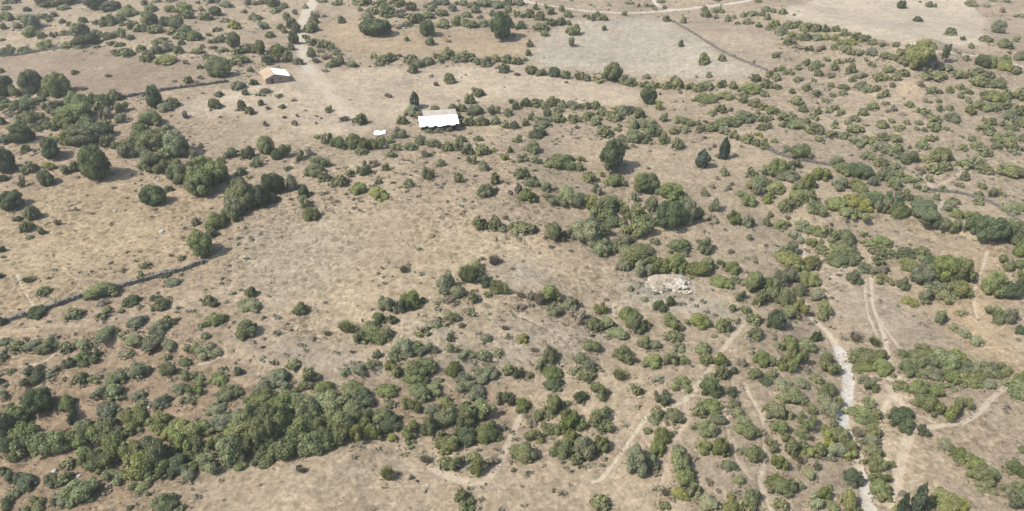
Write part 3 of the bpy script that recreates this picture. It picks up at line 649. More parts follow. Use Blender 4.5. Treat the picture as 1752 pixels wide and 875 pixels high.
CREAM_EARTH = plain_material("cream_eroded_earth", (0.255, 0.216, 0.163), 0.9, 0.35, bump=0.9, dist=0.2)
WHITE_SHEET = plain_material("white_roof_sheet", (0.780, 0.780, 0.770), 0.8, 0.05, 0.45, 0.2, 0.02, 0.4)
TAN_SHEET = plain_material("dusty_tan_roof_sheet", (0.300, 0.225, 0.155), 0.5, 0.12, 0.7, 0.3, 0.03)
DUSTY_SHEET = plain_material("dusty_pale_roof_sheet", (0.320, 0.280, 0.240), 0.5, 0.15, 0.7, 0.3, 0.03)
PLASTER = plain_material("mud_plaster_wall", (0.250, 0.200, 0.150), 0.9, 0.2, bump=0.5)
DARK_WOOD = plain_material("weathered_wood", (0.070, 0.055, 0.043), 3.0, 0.3)
PLASTIC = plain_material("white_plastic_sheet", (0.750, 0.750, 0.740), 2.0, 0.08, 0.5, 0.3)

# ------------------------------------------------------------------ the ground
# regions by colour (as they look in sunlight), feather in metres, tussock strength
K_LIGHT = 2.46
REGIONS = [
    # name or None, colour, feather, tussock, polygon in pixels of the photograph
    (None, (184, 164, 139), 14, 0.75, [(-400, 180), (300, 180), (420, 330), (400, 640), (-400, 640)]),
    (None, (170, 149, 124), 10, 0.75, [(-400, 590), (420, 590), (520, 690), (900, 650), (900, 760), (300, 800), (300, 1000), (-400, 1000)]),
    (None, (181, 165, 143), 12, 0.6, [(1310, 90), (1760, 120), (2000, 330), (1600, 330), (1310, 250)]),
    (None, (190, 172, 147), 12, 0.45, [(420, 760), (900, 700), (1300, 600), (1300, 1000), (300, 1000)]),
    (None, (190, 172, 147), 8, 0.95, [(420, 380), (560, 280), (720, 250), (860, 240), (1000, 420), (1060, 470), (900, 560), (520, 640), (410, 600)]),
    (None, (195, 177, 149), 7, 0.55, [(640, 440), (860, 400), (1000, 470), (830, 520), (620, 560), (520, 540)]),
    (None, (184, 171, 150), 10, 0.8, [(420, 395), (560, 385), (600, 430), (520, 500), (430, 470)]),
    (None, (190, 171, 141), 10, 0.9, [(40, 330), (230, 300), (330, 350), (380, 420), (330, 450), (60, 520), (-100, 500), (-100, 400)]),
    (None, (180, 170, 153), 4, 0.5, [(1060, 480), (1110, 480), (1190, 520), (1260, 530), (1240, 545), (1120, 525), (1080, 510)]),
    (None, (186, 172, 151), 6, 0.7, [(425, 588), (500, 588), (570, 600), (650, 618), (640, 632), (540, 630), (440, 626)]),
    (None, (188, 176, 156), 5, 0.6, [(690, 545), (750, 542), (775, 562), (760, 578), (700, 572)]),
    (None, (180, 170, 152), 5, 0.6, [(760, 600), (900, 605), (940, 622), (880, 632), (780, 625)]),
    (None, (187, 174, 154), 6, 0.6, [(880, 560), (960, 555), (1010, 575), (980, 600), (900, 585)]),
    (None, (187, 175, 156), 6, 0.6, [(850, 455), (900, 450), (930, 470), (900, 490), (860, 480)]),
    (None, (186, 170, 148), 5, 0.5, [(1230, 700), (1320, 740), (1300, 850), (1220, 860), (1200, 780)]),
    (None, (198, 176, 143), 6, 0.7, [(1600, 440), (1700, 430), (1690, 540), (1752, 620), (1752, 640), (1650, 600), (1590, 540)]),
    (None, (186, 170, 149), 6, 0.5, [(1420, 460), (1560, 510), (1620, 580), (1560, 600), (1450, 560), (1410, 500)]),
    (None, (184, 166, 142), 6, 0.8, [(1560, 740), (1752, 660), (1752, 830), (1640, 760), (1600, 860), (1560, 860)]),
    ("brown_meadow", (168, 150, 130), 2.5, 0.4, [(-60, 100), (60, 92), (190, 82), (260, 95), (350, 108), (385, 132), (385, 142), (280, 156), (205, 166), (110, 160), (60, 140), (-60, 134)]),
    ("golden_field", (188, 168, 141), 2.5, 0.35, [(545, 40), (640, 20), (680, 55), (760, 48), (830, 52), (903, 40), (905, 92), (840, 96), (700, 92), (640, 100), (575, 85)]),
    ("beige_field", (204, 187, 163), 3, 0.25, [(470, 122), (560, 118), (700, 118), (870, 112), (960, 130), (1090, 152), (1098, 176), (1020, 182), (880, 172), (760, 188), (690, 205), (640, 222), (560, 235), (480, 215), (400, 200), (300, 205), (300, 180), (400, 150)]),
    ("pale_field", (193, 182, 164), 4, 0.25, [(910, 108), (912, 84), (935, 62), (975, 34), (1060, 30), (1140, 33), (1200, 66), (1240, 95), (1300, 120), (1270, 136), (1160, 134), (1080, 126), (960, 116)]),
    ("tan_field", (187, 170, 149), 2, 0.35, [(1150, 34), (1220, 42), (1310, 52), (1330, 80), (1330, 118), (1305, 118), (1245, 94), (1205, 66)]),
    ("cream_field", (208, 194, 172), 2.5, 0.06, [(1325, 22), (1380, 4), (1440, -20), (1630, -20), (1690, 30), (1690, 72), (1640, 84), (1560, 72), (1500, 68), (1430, 46), (1370, 36)]),
    (None, (193, 173, 146), 4, 0.4, [(1530, 148), (1556, 122), (1580, 150), (1584, 172), (1525, 172)]),
]
# paths: name, width in pixels, strength, gravel, points
PATHS = [
    ("dirt_road", 21, 1.0, 0.5, "pale dirt road coming down between shrubs to the tan hut", [(545, -30), (538, 0), (526, 20), (519, 45), (517, 75), (521, 100), (530, 125)]),
    ("dirt_road", 26, 0.75, 0.0, "faint wide wheel track fading across the beige field", [(530, 120), (548, 145), (572, 175), (600, 205)]),
    ("dirt_road", 52, 0.6, 0.12, "bare pale yard where the dirt road ends by the hut", [(524, 112), (534, 132), (550, 152)]),
    ("dirt_road", 9, 1.0, 0.75, "white gravel road curving along the top edge", [(850, -20), (900, 2), (950, 11), (1010, 19), (1080, 22), (1150, 18), (1210, 11), (1260, 5), (1330, -10)]),
    ("dirt_road", 8, 1.0, 0.75, "short pale side road joining the far gravel road", [(1105, -20), (1118, 0), (1130, 12), (1160, 17)]),
    ("dirt_road", 5, 0.9, 0.8, "thin white track below the cream ploughed field", [(1560, 74), (1600, 86), (1650, 93), (1690, 98), (1730, 107), (1760, 118)]),
    ("dry_stream_bed", 19, 1.0, 0.8, "white gravel bed running down among the shrubs", [(1436, 600), (1444, 622), (1452, 645), (1451, 672), (1446, 700), (1441, 725), (1452, 742)]),
    ("dirt_path", 17, 1.0, 0.25, "pale path below the white gravel bed", [(1452, 742), (1464, 770), (1470, 795), (1476, 815)]),
    ("dry_stream_bed", 20, 1.0, 0.72, "white gravel patch at the bottom edge", [(1474, 812), (1480, 840), (1486, 862), (1496, 890)]),
    ("dirt_path", 9, 1.0, 0.3, "path leading down from the gully to the gravel bed", [(1380, 538), (1400, 555), (1418, 572), (1436, 602)]),
    ("dirt_path", 4.5, 1.0, 0.0, "narrow path threading the gully shrubs", [(1374, 400), (1376, 435), (1368, 460), (1366, 485), (1374, 505), (1382, 540)]),
    ("dirt_path", 6, 0.9, 0.0, "main rut of the twin track in the right clearing", [(1491, 470), (1491, 500), (1494, 525), (1504, 552), (1514, 580), (1518, 605), (1528, 632), (1545, 655)]),
    ("dirt_path", 3, 0.8, 0.0, "thin second rut beside the main rut", [(1480, 478), (1480, 510), (1486, 540), (1497, 566), (1501, 575)]),
    ("dirt_path", 4, 0.8, 0.0, "branch rut splitting off to the right", [(1505, 545), (1520, 570), (1538, 594)]),
    ("dirt_path", 9, 0.9, 0.0, "path passing between shrub strip and pale fork", [(1545, 655), (1528, 672), (1512, 700), (1505, 722), (1506, 752), (1508, 778), (1530, 800), (1532, 830), (1524, 870)]),
    ("dirt_path", 18, 0.7, 0.0, "broad trampled earth at the pale fork", [(1520, 660), (1545, 700), (1560, 730), (1552, 755), (1542, 790), (1535, 830)]),
    ("dirt_path", 9, 0.9, 0.0, "path climbing right from the pale fork", [(1565, 735), (1610, 728), (1650, 722), (1680, 700), (1700, 678), (1752, 640)]),
    ("dirt_path", 5, 0.7, 0.0, "thin path along the clump above the fork", [(1530, 680), (1560, 705), (1600, 722)]),
    ("dirt_path", 6, 0.8, 0.0, "goat path down the golden slope", [(1690, 430), (1680, 462), (1668, 490), (1667, 520), (1672, 545)]),
    ("dirt_path", 8, 0.7, 0.0, "pale path under the long right thicket", [(1490, 643), (1520, 648), (1545, 655), (1575, 662)]),
    ("dirt_path", 6, 0.85, 0.0, "path fork beside the grey wall on the right", [(1582, 300), (1592, 320), (1605, 332), (1612, 345), (1608, 360)]),
    ("dirt_path", 5, 0.7, 0.0, "pale track toward the bright green tree", [(1605, 318), (1640, 298), (1690, 262), (1715, 240)]),
    ("dirt_path", 14, 0.75, 0.0, "worn track curving below the thicket", [(902, 690), (886, 722), (868, 760), (856, 790), (838, 815), (812, 827), (780, 820), (735, 800)]),
    ("dirt_path", 6, 1.0, 0.1, "pale footpath slanting down to bare ground", [(1110, 708), (1086, 742), (1064, 772), (1044, 800), (1028, 820), (1012, 826)]),
    ("dirt_path", 5, 0.8, 0.0, "footpath spur curving round a grey shrub", [(1060, 775), (1075, 764), (1090, 760)]),
    ("dirt_path", 9, 0.8, 0.0, "footpath coming down to the fork", [(1280, 545), (1255, 575), (1235, 600), (1215, 630), (1196, 655), (1175, 682), (1150, 695), (1118, 708)]),
    ("dirt_path", 8, 0.6, 0.0, "faint path falling from the fork", [(1172, 690), (1168, 725), (1152, 765), (1140, 800), (1130, 835)]),
    ("dirt_path", 6, 0.8, 0.0, "long footpath winding to the bottom edge", [(1272, 655), (1290, 690), (1304, 715), (1308, 755), (1306, 790), (1300, 820), (1306, 845), (1325, 885)]),
    ("dirt_path", 5, 0.7, 0.0, "short footpath beside the long one", [(1240, 690), (1246, 740), (1260, 785), (1285, 820)]),
    ("dirt_path", 17, 0.5, 0.0, "pale grassy track left of the big clearing", [(-30, 572), (60, 562), (150, 553), (240, 538), (300, 520), (380, 498)]),
    ("dirt_path", 5, 0.8, 0.0, "short footpath on the left terrace", [(105, 598), (85, 612), (65, 622), (30, 628)]),
    ("dirt_path", 5, 0.8, 0.0, "footpath at the clearing's lower left rim", [(385, 600), (370, 615), (345, 623), (325, 624)]),
    ("dirt_path", 4, 0.8, 0.0, "thin footpath running to the long wall", [(28, 470), (38, 492), (50, 512), (60, 528)]),
    ("dirt_path", 6, 0.65, 0.0, "faint path across the bottom of the clearing", [(760, 480), (840, 520), (900, 545), (960, 575), (985, 610), (978, 640)]),
    ("dirt_path", 4, 0.7, 0.0, "thin path down past the pale rocks", [(1048, 520), (1050, 545), (1060, 560)]),
    ("dirt_path", 7, 0.5, 0.0, "faint path along the bottom slope", [(620, 835), (720, 830), (790, 822), (860, 815)]),
    ("dirt_path", 5, 0.6, 0.0, "trail edging the long tree line", [(150, 245), (200, 262), (240, 290), (270, 315), (320, 335)]),
]


def build_ground():
    # rows: closely spaced where the ground is seen at a steep angle, wider further off
    ys = [46.0]
    while ys[-1] < 430:
        y = ys[-1]
        ys.append(y + max(0.24, 0.95 * (y * y + CAM_H ** 2) / (731 * CAM_H)))
    ys = np.array([-3500, -1200, -400, -120, -40, 0, 22, 36] + ys + list(430 + np.geomspace(6, 5000, 26)))
    s = np.concatenate([-np.geomspace(40, 1.32, 16)[:-1], np.linspace(-1.28, 1.28, 900), np.geomspace(1.32, 40, 16)[1:]])
    half = 0.70 * (np.clip(ys, 46, 430) * CP + CAM_H * SP)
    X = s[None, :] * half[:, None]
    Y = np.repeat(ys[:, None], len(s), 1)
    x, y = X.ravel(), Y.ravel()
    near = (np.abs(s) < 1.29)[None, :] & ((ys > 40) & (ys < 440))[:, None]
    near = near.ravel()
    z = terrain(x, y)
    z[near] += 0.10 * fbm(x[near] / 2.2, y[near] / 2.2, 11, 3) + 0.05 * vnoise(x[near] / 0.7, y[near] / 0.7, 12)
    base = lin((186, 169, 145)) / K_LIGHT
    tint = np.tile(base, (len(x), 1))
    path = np.zeros(len(x))
    grav = np.zeros(len(x))
    tuss = np.full(len(x), 0.55)
    owner = np.zeros(len(x), int)
    things = []
    wob = 2.2 * fbm(x / 9, y / 9, 21, 3)
    for name, colr, feather, tus, poly in REGIONS:
        W = [at(px, py) for px, py in poly]
        W = np.array(W)
        bb = (x > W[:, 0].min() - 30) & (x < W[:, 0].max() + 30) & (y > W[:, 1].min() - 30) & (y < W[:, 1].max() + 30)
        i = np.nonzero(bb)[0]
        d = seg_dist(x[i], y[i], W, True)
        sd = np.where(inside(x[i], y[i], W), d, -d) + wob[i] * min(1.0, feather / 3)
        a = sstep(-feather, feather, sd)[:, None]
        tint[i] = tint[i] * (1 - a) + a * lin(colr) / K_LIGHT
        tuss[i] = tuss[i] * (1 - a[:, 0]) + a[:, 0] * tus
        if name:
            things.append((name, None))
            owner[i[sd > 0]] = len(things)
    for name, wpx, strength, gravel, label, pts in PATHS:
        P = smooth_line(pts, 5)
        W = np.array([at(px, py) for px, py in P])
        wm = wpx / px_per_m(W[len(W) // 2]) / 2
        bb = (x > W[:, 0].min() - 8) & (x < W[:, 0].max() + 8) & (y > W[:, 1].min() - 8) & (y < W[:, 1].max() + 8)
        i = np.nonzero(bb)[0]
        d = seg_dist(x[i], y[i], W) * (1 + 0.25 * vnoise(x[i] / 2.5, y[i] / 2.5, 31))
        a = 1 - sstep(0.55 * wm, 1.55 * wm + 0.15, d)
        path[i] = np.maximum(path[i], a * strength)
        grav[i] = np.maximum(grav[i], a * gravel)
        z[i] -= 0.10 * a
        things.append((name, label))
        owner[i[a > 0.5]] = len(things)
    masks = np.stack([path, grav, tuss, np.ones(len(x))], 1)
    tint = tint * np.array([0.975, 0.980, 0.955])
    tint4 = np.concatenate([tint, np.ones((len(x), 1))], 1)
    V = np.stack([x, y, z], 1)
    nr, nc = len(ys), len(s)
    idx = np.arange(nr * nc).reshape(nr, nc)
    Q = np.stack([idx[:-1, :-1], idx[:-1, 1:], idx[1:, 1:], idx[1:, :-1]], -1).reshape(-1, 4)
    me = quads_mesh("ground", V, Q, {'tint': ('FLOAT_COLOR', tint4), 'masks': ('FLOAT_COLOR', masks)}, True)
    me.materials.append(GROUND)
    g = bpy.data.objects.new("ground", me)
    col.objects.link(g)
    tag(g, "dry tan hillside ground with dead grass between the shrubs", kind='structure')
    # each field and path is a sheet of its own lying on the ground
    qo = owner[Q]
    field_label = {
        "brown_meadow": "flat brownish dry meadow above the grove", "golden_field": "golden dry field holding three dark trees",
        "beige_field": "broad pale beige field behind the shed", "pale_field": "pale grey stony field below the gravel road",
        "tan_field": "tan dry field beyond the field wall", "cream_field": "smooth cream ploughed field in the distance"}
    for k, (name, label) in enumerate(things, 1):
        sel = Q[(qo == k).sum(1) >= 3]
        if len(sel) < 3:
            continue
        u, inv = np.unique(sel, return_inverse=True)
        me = quads_mesh(name, V[u] + np.array([0, 0, 0.012]), inv.reshape(-1, 4), {'tint': ('FLOAT_COLOR', tint4[u]), 'masks': ('FLOAT_COLOR', masks[u])}, True)
        me.materials.append(GROUND)
        o = bpy.data.objects.new(name, me)
        col.objects.link(o)
        tag(o, label or field_label[name], kind='structure')
    return x[near], y[near], path[near], owner[near], tuss[near]


GX, GY, GPATH, GOWNER, GTUSS = build_ground()


# ------------------------------------------------------------------ plant shapes (unit size: radius 1, height 1)
def unit_sphere(nu=8, nv=5):
    v = [(0, 0, 1)]
    for j in range(1, nv):
        t = math.pi * j / nv
        for i in range(nu):
            p = 2 * math.pi * (i + 0.5 * (j % 2)) / nu
            v.append((math.sin(t) * math.cos(p), math.sin(t) * math.sin(p), math.cos(t)))
    v.append((0, 0, -1))
    f = []
    for i in range(nu):
        f.append((0, 1 + i, 1 + (i + 1) % nu))
        for j in range(nv - 2):
            a, b = 1 + j * nu + i, 1 + j * nu + (i + 1) % nu
            c, d = a + nu, b + nu
            f += [(a, c, d), (a, d, b)]
        k = 1 + (nv - 2) * nu
        f.append((k + i, len(v) - 1, k + (i + 1) % nu))
    return np.array(v), np.array(f)


SPH_V, SPH_F = unit_sphere()


def crown_arrays(r, style, n_leaf, size):
    """Leaf sprays spread over a heap of lobes, with a dense core: vertices, triangles, per-vertex shade."""
    lobes = []
    if style == 'round':
        lobes.append((np.array([r.uniform(-0.1, 0.1), r.uniform(-0.1, 0.1), 0.36]), np.array([0.60, 0.60, 0.38])))
        for k in range(r.integers(3, 6)):                 # low outlying sprays that break the outline
            a, rad = r.uniform(0, 2 * math.pi), r.uniform(0.12, 0.22)
            q = r.uniform(0.80, 1.06)
            lobes.append((np.array([math.cos(a) * q, math.sin(a) * q, r.uniform(0.08, 0.30)]), np.array([rad, rad, rad * r.uniform(0.6, 1.0)])))
        for k in range(r.integers(11, 16)):
            a, e = r.uniform(0, 2 * math.pi), r.uniform(0.0, 1.0)
            el = math.asin(e ** 1.1 * 0.98)
            rad = r.uniform(0.17, 0.42)
            lobes.append((np.array([math.cos(a) * math.cos(el) * (0.98 - rad), math.sin(a) * math.cos(el) * (0.98 - rad),
                                    0.16 + math.sin(el) * (0.80 - rad * 0.75)]), np.array([rad, rad, rad * 0.78])))
    elif style == 'loose':
        for k in range(r.integers(9, 13)):
            a, q = r.uniform(0, 2 * math.pi), r.uniform(0, 0.72) ** 0.7
            rad = r.uniform(0.18, 0.36)
            lobes.append((np.array([math.cos(a) * q, math.sin(a) * q, r.uniform(0.12, 0.74 - 0.3 * q)]), np.array([rad, rad, rad * 0.8])))
    elif style == 'tree':
        lobes.append((np.array([0, 0, 0.46]), np.array([0.62, 0.62, 0.36])))
        for k in range(r.integers(24, 30)):
            a, e = r.uniform(0, 2 * math.pi), r.uniform(-0.62, 1.0)
            el = math.asin(e * 0.98)
            rad = r.uniform(0.20, 0.34)
            lobes.append((np.array([math.cos(a) * math.cos(el) * (0.99 - rad), math.sin(a) * math.cos(el) * (0.99 - rad),
                                    0.45 + math.sin(el) * (0.60 - rad * 0.7)]), np.array([rad, rad, rad * 0.66])))
    elif style == 'column':
        for k in range(22):
            t = (k + 0.5) / 22
            w = math.sin(math.pi * min(1, 0.16 + t * 0.86)) ** 0.75
            a = r.uniform(0, 2 * math.pi)
            lobes.append((np.array([math.cos(a) * 0.30 * w, math.sin(a) * 0.30 * w, 0.07 + 0.90 * t]), np.array([0.62 * w + 0.08, 0.62 * w + 0.08, 0.085])))
    elif style == 'poplar':
        for s_, top in ((-0.42, 0.95), (0.40, 1.0)):
            for k in range(12):
                t = 0.32 + 0.66 * (k + 0.5) / 12
                w = math.sin(math.pi * min(1, (t - 0.22) / 0.8)) ** 0.8
                lobes.append((np.array([s_ + r.normal(0, 0.06), r.normal(0, 0.1), t * top]), np.array([0.34 * w + 0.04, 0.34 * w + 0.04, 0.06])))
    C = np.array([l[0] for l in lobes])
    S = np.array([l[1] for l in lobes])
    wgt = S[:, 0] * S[:, 2]
    wgt = wgt / wgt.sum()
    pts, nrm = [], []
    need = n_leaf
    loose = 0.80 if style in ('loose', 'poplar') else 0.93
    for _ in range(12):
        k = r.choice(len(C), need * 2, p=wgt)
        d = r.normal(size=(need * 2, 3))
        d /= np.linalg.norm(d, axis=1)[:, None]
        p = C[k] + d * S[k] * r.uniform(loose, 1.06, (need * 2, 1)) * (1 + 0.22 * r.random((need * 2, 1)) ** 4)
        q = ((p[:, None, :] - C[None]) / S[None])
        dep = np.sqrt((q ** 2).sum(-1)).min(1)
        ok = (dep > 0.84) & (p[:, 2] > 0.015)
        nn = d / S[k]
        nn /= np.linalg.norm(nn, axis=1)[:, None]
        pts.append(p[ok]), nrm.append(nn[ok])
        if sum(len(a) for a in pts) >= n_leaf:
            break
    pts, nrm = np.concatenate(pts)[:n_leaf], np.concatenate(nrm)[:n_leaf]
    n = len(pts)
    up = nrm + r.normal(0, 0.50, (n, 3)) + np.array([0, 0, 0.25])
    up /= np.linalg.norm(up, axis=1)[:, None]
    tang = np.cross(up, r.normal(size=(n, 3)))
    tang /= np.linalg.norm(tang, axis=1)[:, None]
    bit = np.cross(up, tang)
    sz = size * r.uniform(0.6, 1.35, (n, 1))
    asp = r.uniform(0.5, 0.95, (n, 1))
    v = np.stack([pts - tang * sz, pts - bit * sz * asp + up * sz * 0.25, pts + tang * sz, pts + bit * sz * asp + up * sz * 0.25], 1).reshape(-1, 3)
    base = np.arange(n)[:, None] * 4
    f = np.concatenate([base + np.array([[0, 1, 2]]), base + np.array([[0, 2, 3]])], 0)
    lobe_tone = r.uniform(-0.30, 0.30, len(C))
    near = ((pts[:, None, :] - C[None]) ** 2).sum(-1).argmin(1)
    sh = np.repeat(np.clip(r.uniform(0.15, 0.85, n) + lobe_tone[near], 0, 1), 4)
    # dense inner growth
    cv, cf, cs, off = [], [], [], len(v)
    shrink = 0.62 if style in ('loose', 'poplar') else 0.84
    for c, s_ in zip(C, S):
        w = SPH_V * (s_ * shrink) * r.uniform(0.85, 1.1, (len(SPH_V), 1)) + c
        w[:, 2] = np.maximum(w[:, 2], 0.0)
        cv.append(w), cf.append(SPH_F + off), cs.append(np.full(len(w), 0.38))
        off += len(w)
    return np.concatenate([v] + cv), np.concatenate([f] + cf), np.concatenate([sh] + cs)


def broom_arrays(r, n_stalk, width=0.030):
    """Upright stalks fanning out from one foot."""
    V, F, S = [], [], []
    for k in range(n_stalk):
        a, q = r.uniform(0, 2 * math.pi), math.sqrt(r.uniform(0, 1))
        foot = np.array([math.cos(a) * q * 0.45, math.sin(a) * q * 0.45, 0.0])
        lean = q * r.uniform(0.5, 1.0)
        tip = np.array([math.cos(a) * lean, math.sin(a) * lean, r.uniform(0.55, 1.0) * (1 - 0.35 * q)])
        mid = (foot + tip) / 2 + np.array([0, 0, 0.08])
        side = np.array([-math.sin(a + r.uniform(-1, 1)), math.cos(a + r.uniform(-1, 1)), 0]) * width * r.uniform(0.7, 1.6)
        b = len(V)
        V += [foot - side * 0.6, foot + side * 0.6, mid - side, mid + side, tip]
        F += [(b, b + 1, b + 3), (b, b + 3, b + 2), (b + 2, b + 3, b + 4)]
        S += [r.uniform(0.1, 0.9)] * 5
    return np.array(V), np.array(F), np.array(S)


def tube(V, F, p0, p1, r0, r1, k=5):
    p0, p1 = np.array(p0, float), np.array(p1, float)
    d = p1 - p0
    d /= np.linalg.norm(d) + 1e-9
    a = np.cross(d, [0.3, 0.9, 0.1])
    a /= np.linalg.norm(a)
    b = np.cross(d, a)
    s = len(V)
    for c, rr in ((p0, r0), (p1, r1)):
        for i in range(k):
            t = 2 * math.pi * i / k
            V.append(c + rr * (math.cos(t) * a + math.sin(t) * b))
    for i in range(k):
        j = (i + 1) % k
        F.append((s + i, s + j, s + k + j))
        F.append((s + i, s + k + j, s + k + i))


def stem_arrays(r, style):
    V, F = [], []
    if style in ('round', 'loose'):
        for k in range(5):
            a = 2 * math.pi * k / 5 + r.uniform(-0.4, 0.4)
            m = (0.22 * math.cos(a), 0.22 * math.sin(a), 0.30)
            tube(V, F, (0.05 * math.cos(a), 0.05 * math.sin(a), -0.06), m, 0.050, 0.036)
            tube(V, F, m, (0.50 * math.cos(a), 0.50 * math.sin(a), 0.62), 0.036, 0.014)
    elif style == 'tree':
        tube(V, F, (0, 0, -0.06), (0.02, 0.01, 0.22), 0.10, 0.075, 7)
        tube(V, F, (0.02, 0.01, 0.22), (0.0, 0.03, 0.55), 0.075, 0.045, 7)
        for k in range(7):
            a = 2 * math.pi * k / 7 + r.uniform(-0.3, 0.3)
            z0 = r.uniform(0.18, 0.42)
            tube(V, F, (0.01, 0.01, z0), (0.55 * math.cos(a), 0.55 * math.sin(a), z0 + r.uniform(0.14, 0.34)), 0.045, 0.015)
    elif style == 'column':
        tube(V, F, (0, 0, -0.04), (0, 0, 0.9), 0.12, 0.03, 6)
        for k in range(5):
            a = 2.4 * k
            tube(V, F, (0, 0, 0.15 + 0.12 * k), (0.4 * math.cos(a), 0.4 * math.sin(a), 0.24 + 0.12 * k), 0.04, 0.015)
    elif style == 'poplar':
        for s_, top in ((-0.42, 0.95), (0.40, 1.0)):
            tube(V, F, (s_ * 0.7, 0, -0.02), (s_, 0, 0.9 * top), 0.10, 0.025, 6)
            for k in range(6):
                a = 2.4 * k
                tube(V, F, (s_, 0, 0.2 + 0.1 * k), (s_ + 0.2 * math.cos(a), 0.2 * math.sin(a), 0.28 + 0.1 * k), 0.03, 0.01)
    elif style == 'broom':
        for k in range(4):
            a = 1.57 * k + 0.3
            tube(V, F, (0.1 * math.cos(a), 0.1 * math.sin(a), -0.05), (0.3 * math.cos(a), 0.3 * math.sin(a), 0.4), 0.03, 0.012)
    return np.array(V), np.array(F)


def tri_mesh(name, V, F, shade=None):
    attrs = {'shade': ('FLOAT', shade)} if shade is not None else {}
    return quads_mesh(name, V, F, attrs)


SHAPES = {}


def make_shapes(style, count, n_leaf, size, seed):
    out = []
    for k in range(count):
        r = np.random.default_rng(seed + k)
        if style == 'broom':
            v, f, s = broom_arrays(r, n_leaf)
        else:
            v, f, s = crown_arrays(r, style, n_leaf, size)
        cm = tri_mesh("crown", v, f, s)
        tv, tf = stem_arrays(r, style)
        tm = tri_mesh("trunk", tv, tf)
        tm.materials.append(BARK)
        cm.materials.append(LEAF['o'])
        out.append((cm, tm, (v, f, s)))
    SHAPES[style] = out


make_shapes('round', 16, 3300, 0.052, 100)
make_shapes('loose', 12, 2100, 0.052, 200)
make_shapes('tree', 8, 5000, 0.043, 300)
make_shapes('column', 3, 900, 0.16, 400)
make_shapes('poplar', 1, 600, 0.10, 500)
make_shapes('broom', 4, 420, 0, 600)
SMALL = {}                                        # lighter versions for the far, small ones
for st, cnt, nl, sz in (('round', 5, 260, 0.17), ('loose', 4, 170, 0.17)):
    SMALL[st] = [crown_arrays(np.random.default_rng(700 + k), st, nl, sz) for k in range(cnt)]

# ------------------------------------------------------------------ plants
ORD = "first second third fourth fifth sixth seventh eighth ninth tenth eleventh twelfth thirteenth fourteenth fifteenth".split()
COLOUR = {'o': "green", 'g': "grey-green", 'd': "dark green", 'y': "yellow-green", 'b': "dry brown", 's': "upright broom-like", 'c': "dark slender", 'p': "slender pale"}
SHRUB_NAME = {'o': "green_shrub", 'g': "grey_green_shrub", 'd': "dark_green_shrub", 'y': "yellow_green_shrub", 'b': "dry_bush", 's': "broom_bush"}
plants = []
for (row, c_), clusters in PLANTS.items():
    for phrase, text in clusters.items():
        for e in text.split(','):
            tx, ty, tw, th, code = e.split()
            k = 10 / 3.9773
            cx, yb = TILE_X[c_] + float(tx) * k, TILE_Y[row] + float(ty) * k
            w, h = float(tw) * k, float(th) * k
            cx += rng.uniform(-1.2, 1.2)
            dense = phrase.startswith('in the') and any(q in phrase for q in ('thicket', 'copse', 'tree line', 'grove'))
            massed = phrase.startswith(('in the', 'lining', 'left of the white', 'beside the curving', 'on the thick'))
            grow = 1.27 if dense and 'thicket' in phrase else 1.16 if dense else 1.06 if massed else 1.0
            w *= rng.uniform(0.95, 1.06) * grow
            h *= grow
            yb += 0.03 * h
            sa = -ray(cx, yb)[2]
            ca = math.sqrt(1 - sa * sa)
            P = at(cx, yb - 0.5 * w * sa * 0.85)
            s = px_per_m(P)
            rr = 0.5 * w / s
            hh = max(h - 0.5 * w * sa, 0.25 * w)
            H = math.sqrt(max(hh * hh - 0.45 * (0.5 * w * sa) ** 2, (0.3 * w) ** 2)) / ca / s
            H = min(max(H * (1.0 if row == 0 else 1.10) * rng.uniform(0.86, 1.18), 0.8 * rr), 2.4 * rr if code not in 'cp' else 12 * rr)
            plants.append(dict(px=cx, w=w, h=h, code=code, phrase=phrase, P=P, r=rr, H=H))
for p in plants:
    tree = p['code'] in 'cp' or (p['H'] > 4.3 and p['code'] not in 'bs')
    p['tree'] = tree
    p['noun'] = {'c': "cypress tree", 'p': "poplar"}.get(p['code'], "tree" if tree else ("bush" if p['code'] in 'bs' else "shrub"))
    p['name'] = {'c': "cypress_tree", 'p': "poplar_tree"}.get(p['code'], "broadleaf_tree" if tree else SHRUB_NAME.get(p['code']))
    p['look'] = COLOUR[p['code']] + " " + p['noun']
families = {}
for p in plants:
    families.setdefault((p['phrase'], p['look']), []).append(p)
for (phrase, look), ps in families.items():
    ps.sort(key=lambda q: q['px'])
    n = len(ps)
    for i, p in enumerate(ps):
        if n == 1:
            t = f"the only {look} {phrase}"
        elif i == 0:
            t = f"leftmost {look} {phrase}"
        elif i == n - 1:
            t = f"rightmost {look} {phrase}"
        elif i < n / 2:
            t = f"{ORD[i]} {look} from the left {phrase}"
        else:
            t = f"{ORD[n - 1 - i]} {look} from the right {phrase}"
        p['label'] = t
by_name = {}
for p in plants:
    by_name.setdefault(p['name'], []).append(p)


def on_slot(o, mat):
    o.material_slots[0].link = 'OBJECT'
    o.material_slots[0].material = mat


JOINED = {}


def joined_mesh(style, k):
    """Crown and stems in one mesh, for plants too small in view to show their parts."""
    if (style, k) not in JOINED:
        v, f, s = SHAPES[style][k][2]
        tv, tf = stem_arrays(np.random.default_rng(900 + k), style)
        me = tri_mesh("shrub", np.concatenate([v, tv]), np.concatenate([f, tf + len(v)]), np.concatenate([s, np.full(len(tv), 0.1)]))
        me.materials.append(LEAF['o'])
        me.materials.append(BARK)
        mi = np.zeros(len(me.polygons), np.int32)
        mi[len(f):] = 1
        me.polygons.foreach_set('material_index', mi)
        JOINED[(style, k)] = me
    return JOINED[(style, k)]


